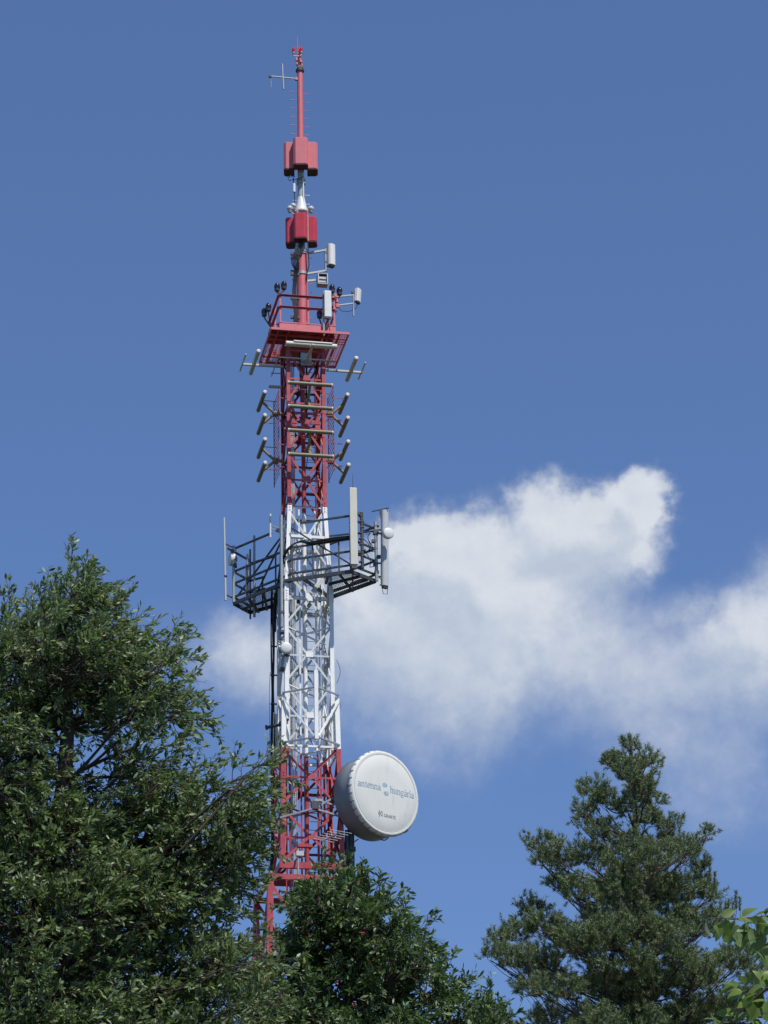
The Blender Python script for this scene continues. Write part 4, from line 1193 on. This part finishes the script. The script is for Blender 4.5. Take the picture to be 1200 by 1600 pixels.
def pine(label, clumps, Y, trunk_px, top_y, trunk_r, shoots_k, spikes=()):
    top = np.array(at(trunk_px, top_y, Y))
    bx = at(trunk_px - 6, top_y + 300, Y)
    base = V(bx.x, Y, 0)
    t0 = thing('pine_tree', label, 'tree', base, 'pine trees on the right')
    segs, brs = [], []
    sp = limb(segs, base, (base.x, Y, top[2] * .6), trunk_r, trunk_r * .6, 6, .01) + limb(segs, (base.x, Y, top[2] * .6), top, trunk_r * .6, .025, 40, .008)[1:]
    sp = np.array(sp)
    NP, ND, NL = [], [], []
    def shoot(p, d, L, k=46, nl=.085):
        t = rng.uniform(.0, 1.0, k)
        r = rand_dirs(k); r = unit(r - (r @ d)[:, None] * d)
        NP.append(p + d * (t * L)[:, None]); ND.append(unit(d * rng.uniform(.45, 1.0, k)[:, None] + r * .85)); NL.append(rng.uniform(.75, 1.1, k) * nl)
    for cl in clumps:
        px, py, r = cl[:3]
        r = r * .89
        for layer in range(3 if r > 36 else 2):
            dY = (rng.uniform(-1.5, -.4), rng.uniform(.3, 1.5), rng.uniform(-.4, .4))[layer] if r > 20 else rng.uniform(-.4, .4)
            c = np.array(at(px + rng.normal() * r * .08, py + rng.normal() * r * .08, Y + dY))
            s = np.linalg.norm(c - np.array(CAM)) / FPX
            R_ = r * s
            h = c[2] - np.hypot(c[0] - sp[:, 0], c[1] - sp[:, 1]) * .45 - .1
            i0 = int(np.argmin(np.abs(sp[:, 2] - h)))
            # interpolate on the trunk
            st = sp[i0]
            lp = limb(brs, st, c - np.array([0, 0, R_ * .4]), max(.012, trunk_r * .13), .008, 7, .04, -.10)
            for b in range(max(3, int((r ** 2) * shoots_k))):
                d = rand_dirs(1)[0]; d[2] = d[2] * .75 + .12
                p0 = c + d * R_ * np.array([1.05, 1.0, .85]) * rng.uniform(.25, 1.0) ** .6
                if rng.random() < .22: limb(brs, lp[rng.integers(5, 8)], p0, .008, .004, 3, .06, -.06)
                ax = unit(d * .55 + np.array([0, 0, .75]) + rng.normal(size=3) * .3)
                L = rng.uniform(.10, .22)
                shoot(p0, ax, L)
                if rng.random() < .5: shoot(p0 + rng.normal(size=3) * .05, unit(ax + rng.normal(size=3) * .6), L * .8)
    for px, y0, y1 in spikes:
        p = np.array(at(px, y1, Y - .5)); q = np.array(at(px, y0, Y - .5))
        L = np.linalg.norm(q - p); brs.append((p - np.array([0, 0, .1]), q, .006, .003))
        shoot(p, unit(q - p), L, int(L * 620), .075)
    tubes_np(segs, 'trunk', 'pinebark', t0, 9)
    o = tubes_np(brs, 'branch', 'pinebark', t0, 4); o['kind'] = 'stuff'
    P, Dn_, L = np.concatenate(NP), np.concatenate(ND), np.concatenate(NL)
    leaves('needles', P, Dn_, rng.normal(size=P.shape), L, np.full(len(P), .0125), 'needle', t0,
           np.array([(0, .8, 0), (0, -.8, 0), (1.0, 0, .0)]), np.array([(0, 1, 2)]))
    print('needles', len(P))
PINE = [(985, 1168, 17), (962, 1192, 22), (1008, 1188, 20), (985, 1208, 26), (1024, 1198, 11), (952, 1190, 11), (928, 1236, 24), (914, 1268, 20), (950, 1254, 26), (1002, 1232, 28), (1022, 1254, 20), (978, 1262, 26), (912, 1290, 14), (1010, 1284, 22),
        (940, 1302, 26), (985, 1318, 28), (1048, 1290, 20), (1103, 1303, 12), (1030, 1318, 22), (824, 1320, 12), (856, 1322, 24), (880, 1348, 24), (850, 1346, 18), (918, 1338, 30), (965, 1350, 36), (1022, 1345, 36), (1072, 1332, 30), (1096, 1356, 20),
        (874, 1382, 20), (905, 1395, 32), (960, 1398, 42), (1020, 1395, 42), (1078, 1390, 34), (1112, 1398, 22), (832, 1420, 22), (852, 1448, 34), (778, 1470, 20), (806, 1458, 28), (768, 1496, 15), (802, 1498, 32), (850, 1505, 38), (902, 1475, 42), (960, 1465, 46), (1030, 1462, 44), (1090, 1450, 38), (1128, 1430, 20),
        (828, 1540, 30), (885, 1548, 34), (948, 1545, 42), (1020, 1535, 46), (1085, 1525, 44), (1145, 1500, 34), (858, 1595, 32), (930, 1602, 44), (1005, 1600, 44), (1080, 1590, 46), (1150, 1580, 44), (1190, 1530, 30), (935, 1434, 28), (1000, 1430, 30), (1058, 1426, 28), (935, 1510, 28), (995, 1504, 32), (1062, 1498, 30), (1000, 1572, 30), (985, 1372, 24), (900, 1670, 60), (1020, 1680, 70), (1130, 1670, 60)]
pine('tall pine tree with rounded needle clumps on the right of the tower', PINE, 52.0, 985, 1150, .17, .055, ((1062, 1292, 1322), (1068, 1302, 1325), (1109, 1338, 1378), (1117, 1362, 1392), (1150, 1392, 1420), (1156, 1402, 1424)))
pine('small pine top poking up behind the oak at the bottom of the view', [(750, 1568, 13), (766, 1585, 18), (784, 1580, 12), (742, 1592, 14), (770, 1605, 24), (795, 1600, 14), (760, 1640, 30), (790, 1650, 26)], 66.0, 764, 1552, .12, .05)

# ------------------------------------------------------------------ leafy twigs in the right foreground
YF = 10.2
t0 = thing('foreground_tree', 'near broadleaf twigs with large bright green leaves at the lower right edge', 'tree', V(at(1330, 1500, YF).x, YF, 0))
segs = []
tb = V(at(1330, 1500, YF).x, YF, 0)
tt_ = limb(segs, tb, (tb.x + .05, YF, at(1330, 1380, YF).z), .06, .03, 10, .01)
sp = np.array(tt_)
twigs = [((1330, 1450), (1290, 1430), (1200, 1432), (1150, 1436), (1104, 1434)), ((1330, 1560), (1260, 1530), (1205, 1540), (1180, 1560), (1160, 1550)),
         ((1330, 1600), (1260, 1580), (1200, 1590), (1150, 1585)), ((1330, 1480), (1250, 1455), (1210, 1470), (1185, 1480)), ((1330, 1640), (1240, 1620), (1180, 1600), (1130, 1598))]
for tw in twigs:
    pts = [np.array(at(x, y, YF + .05 * i - .1 + rnd.uniform(-.05, .05))) for i, (x, y) in enumerate(tw)]
    pts[0] = sp[int(np.argmin(np.abs(sp[:, 2] - (pts[0][2] - .1))))]
    for i in range(len(pts) - 1):
        segs.append((pts[i], pts[i + 1], (.009 - .0018 * i), (.0072 - .0018 * i) if i < 3 else .0012))
tubes_np(segs, 'trunk', 'twig', t0, 6)
LV = []
nn = 9
for i in range(nn):                     # ovate leaf, folded along the midrib, tip bent down
    x = i / (nn - 1)
    wdt = math.sin(math.pi * x ** .8) ** .8 * (1 - .25 * x)
    LV.append((x, wdt))
def leaf_mesh(curl):
    m = MB()
    vs = []
    for x, wdt in LV:
        zc_ = -curl * x * x
        vs += [V(x, wdt * .36, zc_ + .09 * wdt), V(x, 0, zc_), V(x, -wdt * .36, zc_ + .09 * wdt)]
    fs = []
    for i in range(nn - 1):
        a = i * 3
        fs += [(a, a + 1, a + 4, a + 3), (a + 1, a + 2, a + 5, a + 4)]
    m.add(vs, fs, True)
    m.tube(V(-.28, 0, .02), V(.02, 0, 0), .012, n=4)
    me = bpy.data.meshes.new('leaf'); me.from_pydata([tuple(v) for v in m.v], [], m.f)
    me.polygons.foreach_set('use_smooth', [True] * len(m.f)); me.materials.append(M['broadleaf'])
    return me
lms = [leaf_mesh(c) for c in (.05, .18, .32, .45)]
def big_leaf(px, py, L, ang, dy=0.0, tilt=None):
    """leaf hanging from its stalk at a pixel; ang = direction of its tip in the picture, degrees (0 right, -90 down)"""
    p = at(px, py, YF + dy)
    d = CR * math.cos(rad(ang)) + CU * math.sin(rad(ang)) + CF * rnd.uniform(-.5, .5)
    nm = V(rnd.uniform(-.5, .5), rnd.uniform(-.9, .2), rnd.uniform(.2, .9)) if tilt is None else tilt
    d.normalize(); s = nm.cross(d).normalized(); nm = d.cross(s)
    o = bpy.data.objects.new('leaf', rnd.choice(lms)); COL.objects.link(o); o.parent = t0
    L = L / 430.0
    mw = Matrix(((d.x * L, s.x * L, nm.x * L, p.x - tb.x), (d.y * L, s.y * L, nm.y * L, p.y - tb.y), (d.z * L, s.z * L, nm.z * L, p.z), (0, 0, 0, 1)))
    o.matrix_basis = mw
for q in ((1105, 1436, 28, -105), (1132, 1436, 26, -75), (1148, 1437, 30, -100), (1160, 1435, 24, -60), (1128, 1432, 22, 30), (1160, 1432, 24, 35), (1178, 1432, 26, 20), (1190, 1434, 26, -80), (1170, 1440, 26, -120),
          (1180, 1446, 28, -70), (1196, 1430, 24, 60), (1135, 1446, 26, -130), (1150, 1452, 26, -90), (1192, 1462, 28, -100), (1186, 1482, 24, -80), (1200, 1480, 28, -95), (1210, 1440, 28, -60), (1176, 1462, 24, -150),
          (1155, 1538, 30, -160), (1166, 1545, 26, -140), (1180, 1552, 28, -60), (1190, 1548, 26, -100), (1165, 1555, 24, -80), (1200, 1540, 28, 120), (1178, 1565, 28, -110), (1195, 1570, 28, -70), (1205, 1560, 26, -120),
          (1160, 1575, 26, -120), (1150, 1588, 28, 170), (1170, 1588, 26, -60), (1185, 1592, 28, -95), (1140, 1597, 26, -150), (1125, 1598, 24, 150), (1200, 1596, 28, 100), (1156, 1604, 28, -80), (1175, 1535, 22, 80), (1190, 1532, 26, 40),
          (1216, 1520, 28, -140), (1222, 1500, 28, -100), (1230, 1470, 28, -90), (1240, 1550, 28, -60), (1250, 1590, 28, -90), (1230, 1610, 28, -110), (1180, 1612, 28, -90), (1205, 1620, 28, -70), (1260, 1450, 28, -80), (1280, 1500, 28, -90)):
    big_leaf(q[0] + 9, q[1] + 11, q[2], q[3] + rnd.uniform(-60, 60), rnd.uniform(-.2, .25))
    big_leaf(q[0] - 6, q[1] + 4, q[2] * .9, q[3] + rnd.uniform(-80, 80), rnd.uniform(-.2, .2))
    big_leaf(q[0], q[1], q[2] * 1.1, q[3] + rnd.uniform(-12, 12), rnd.uniform(-.12, .12))
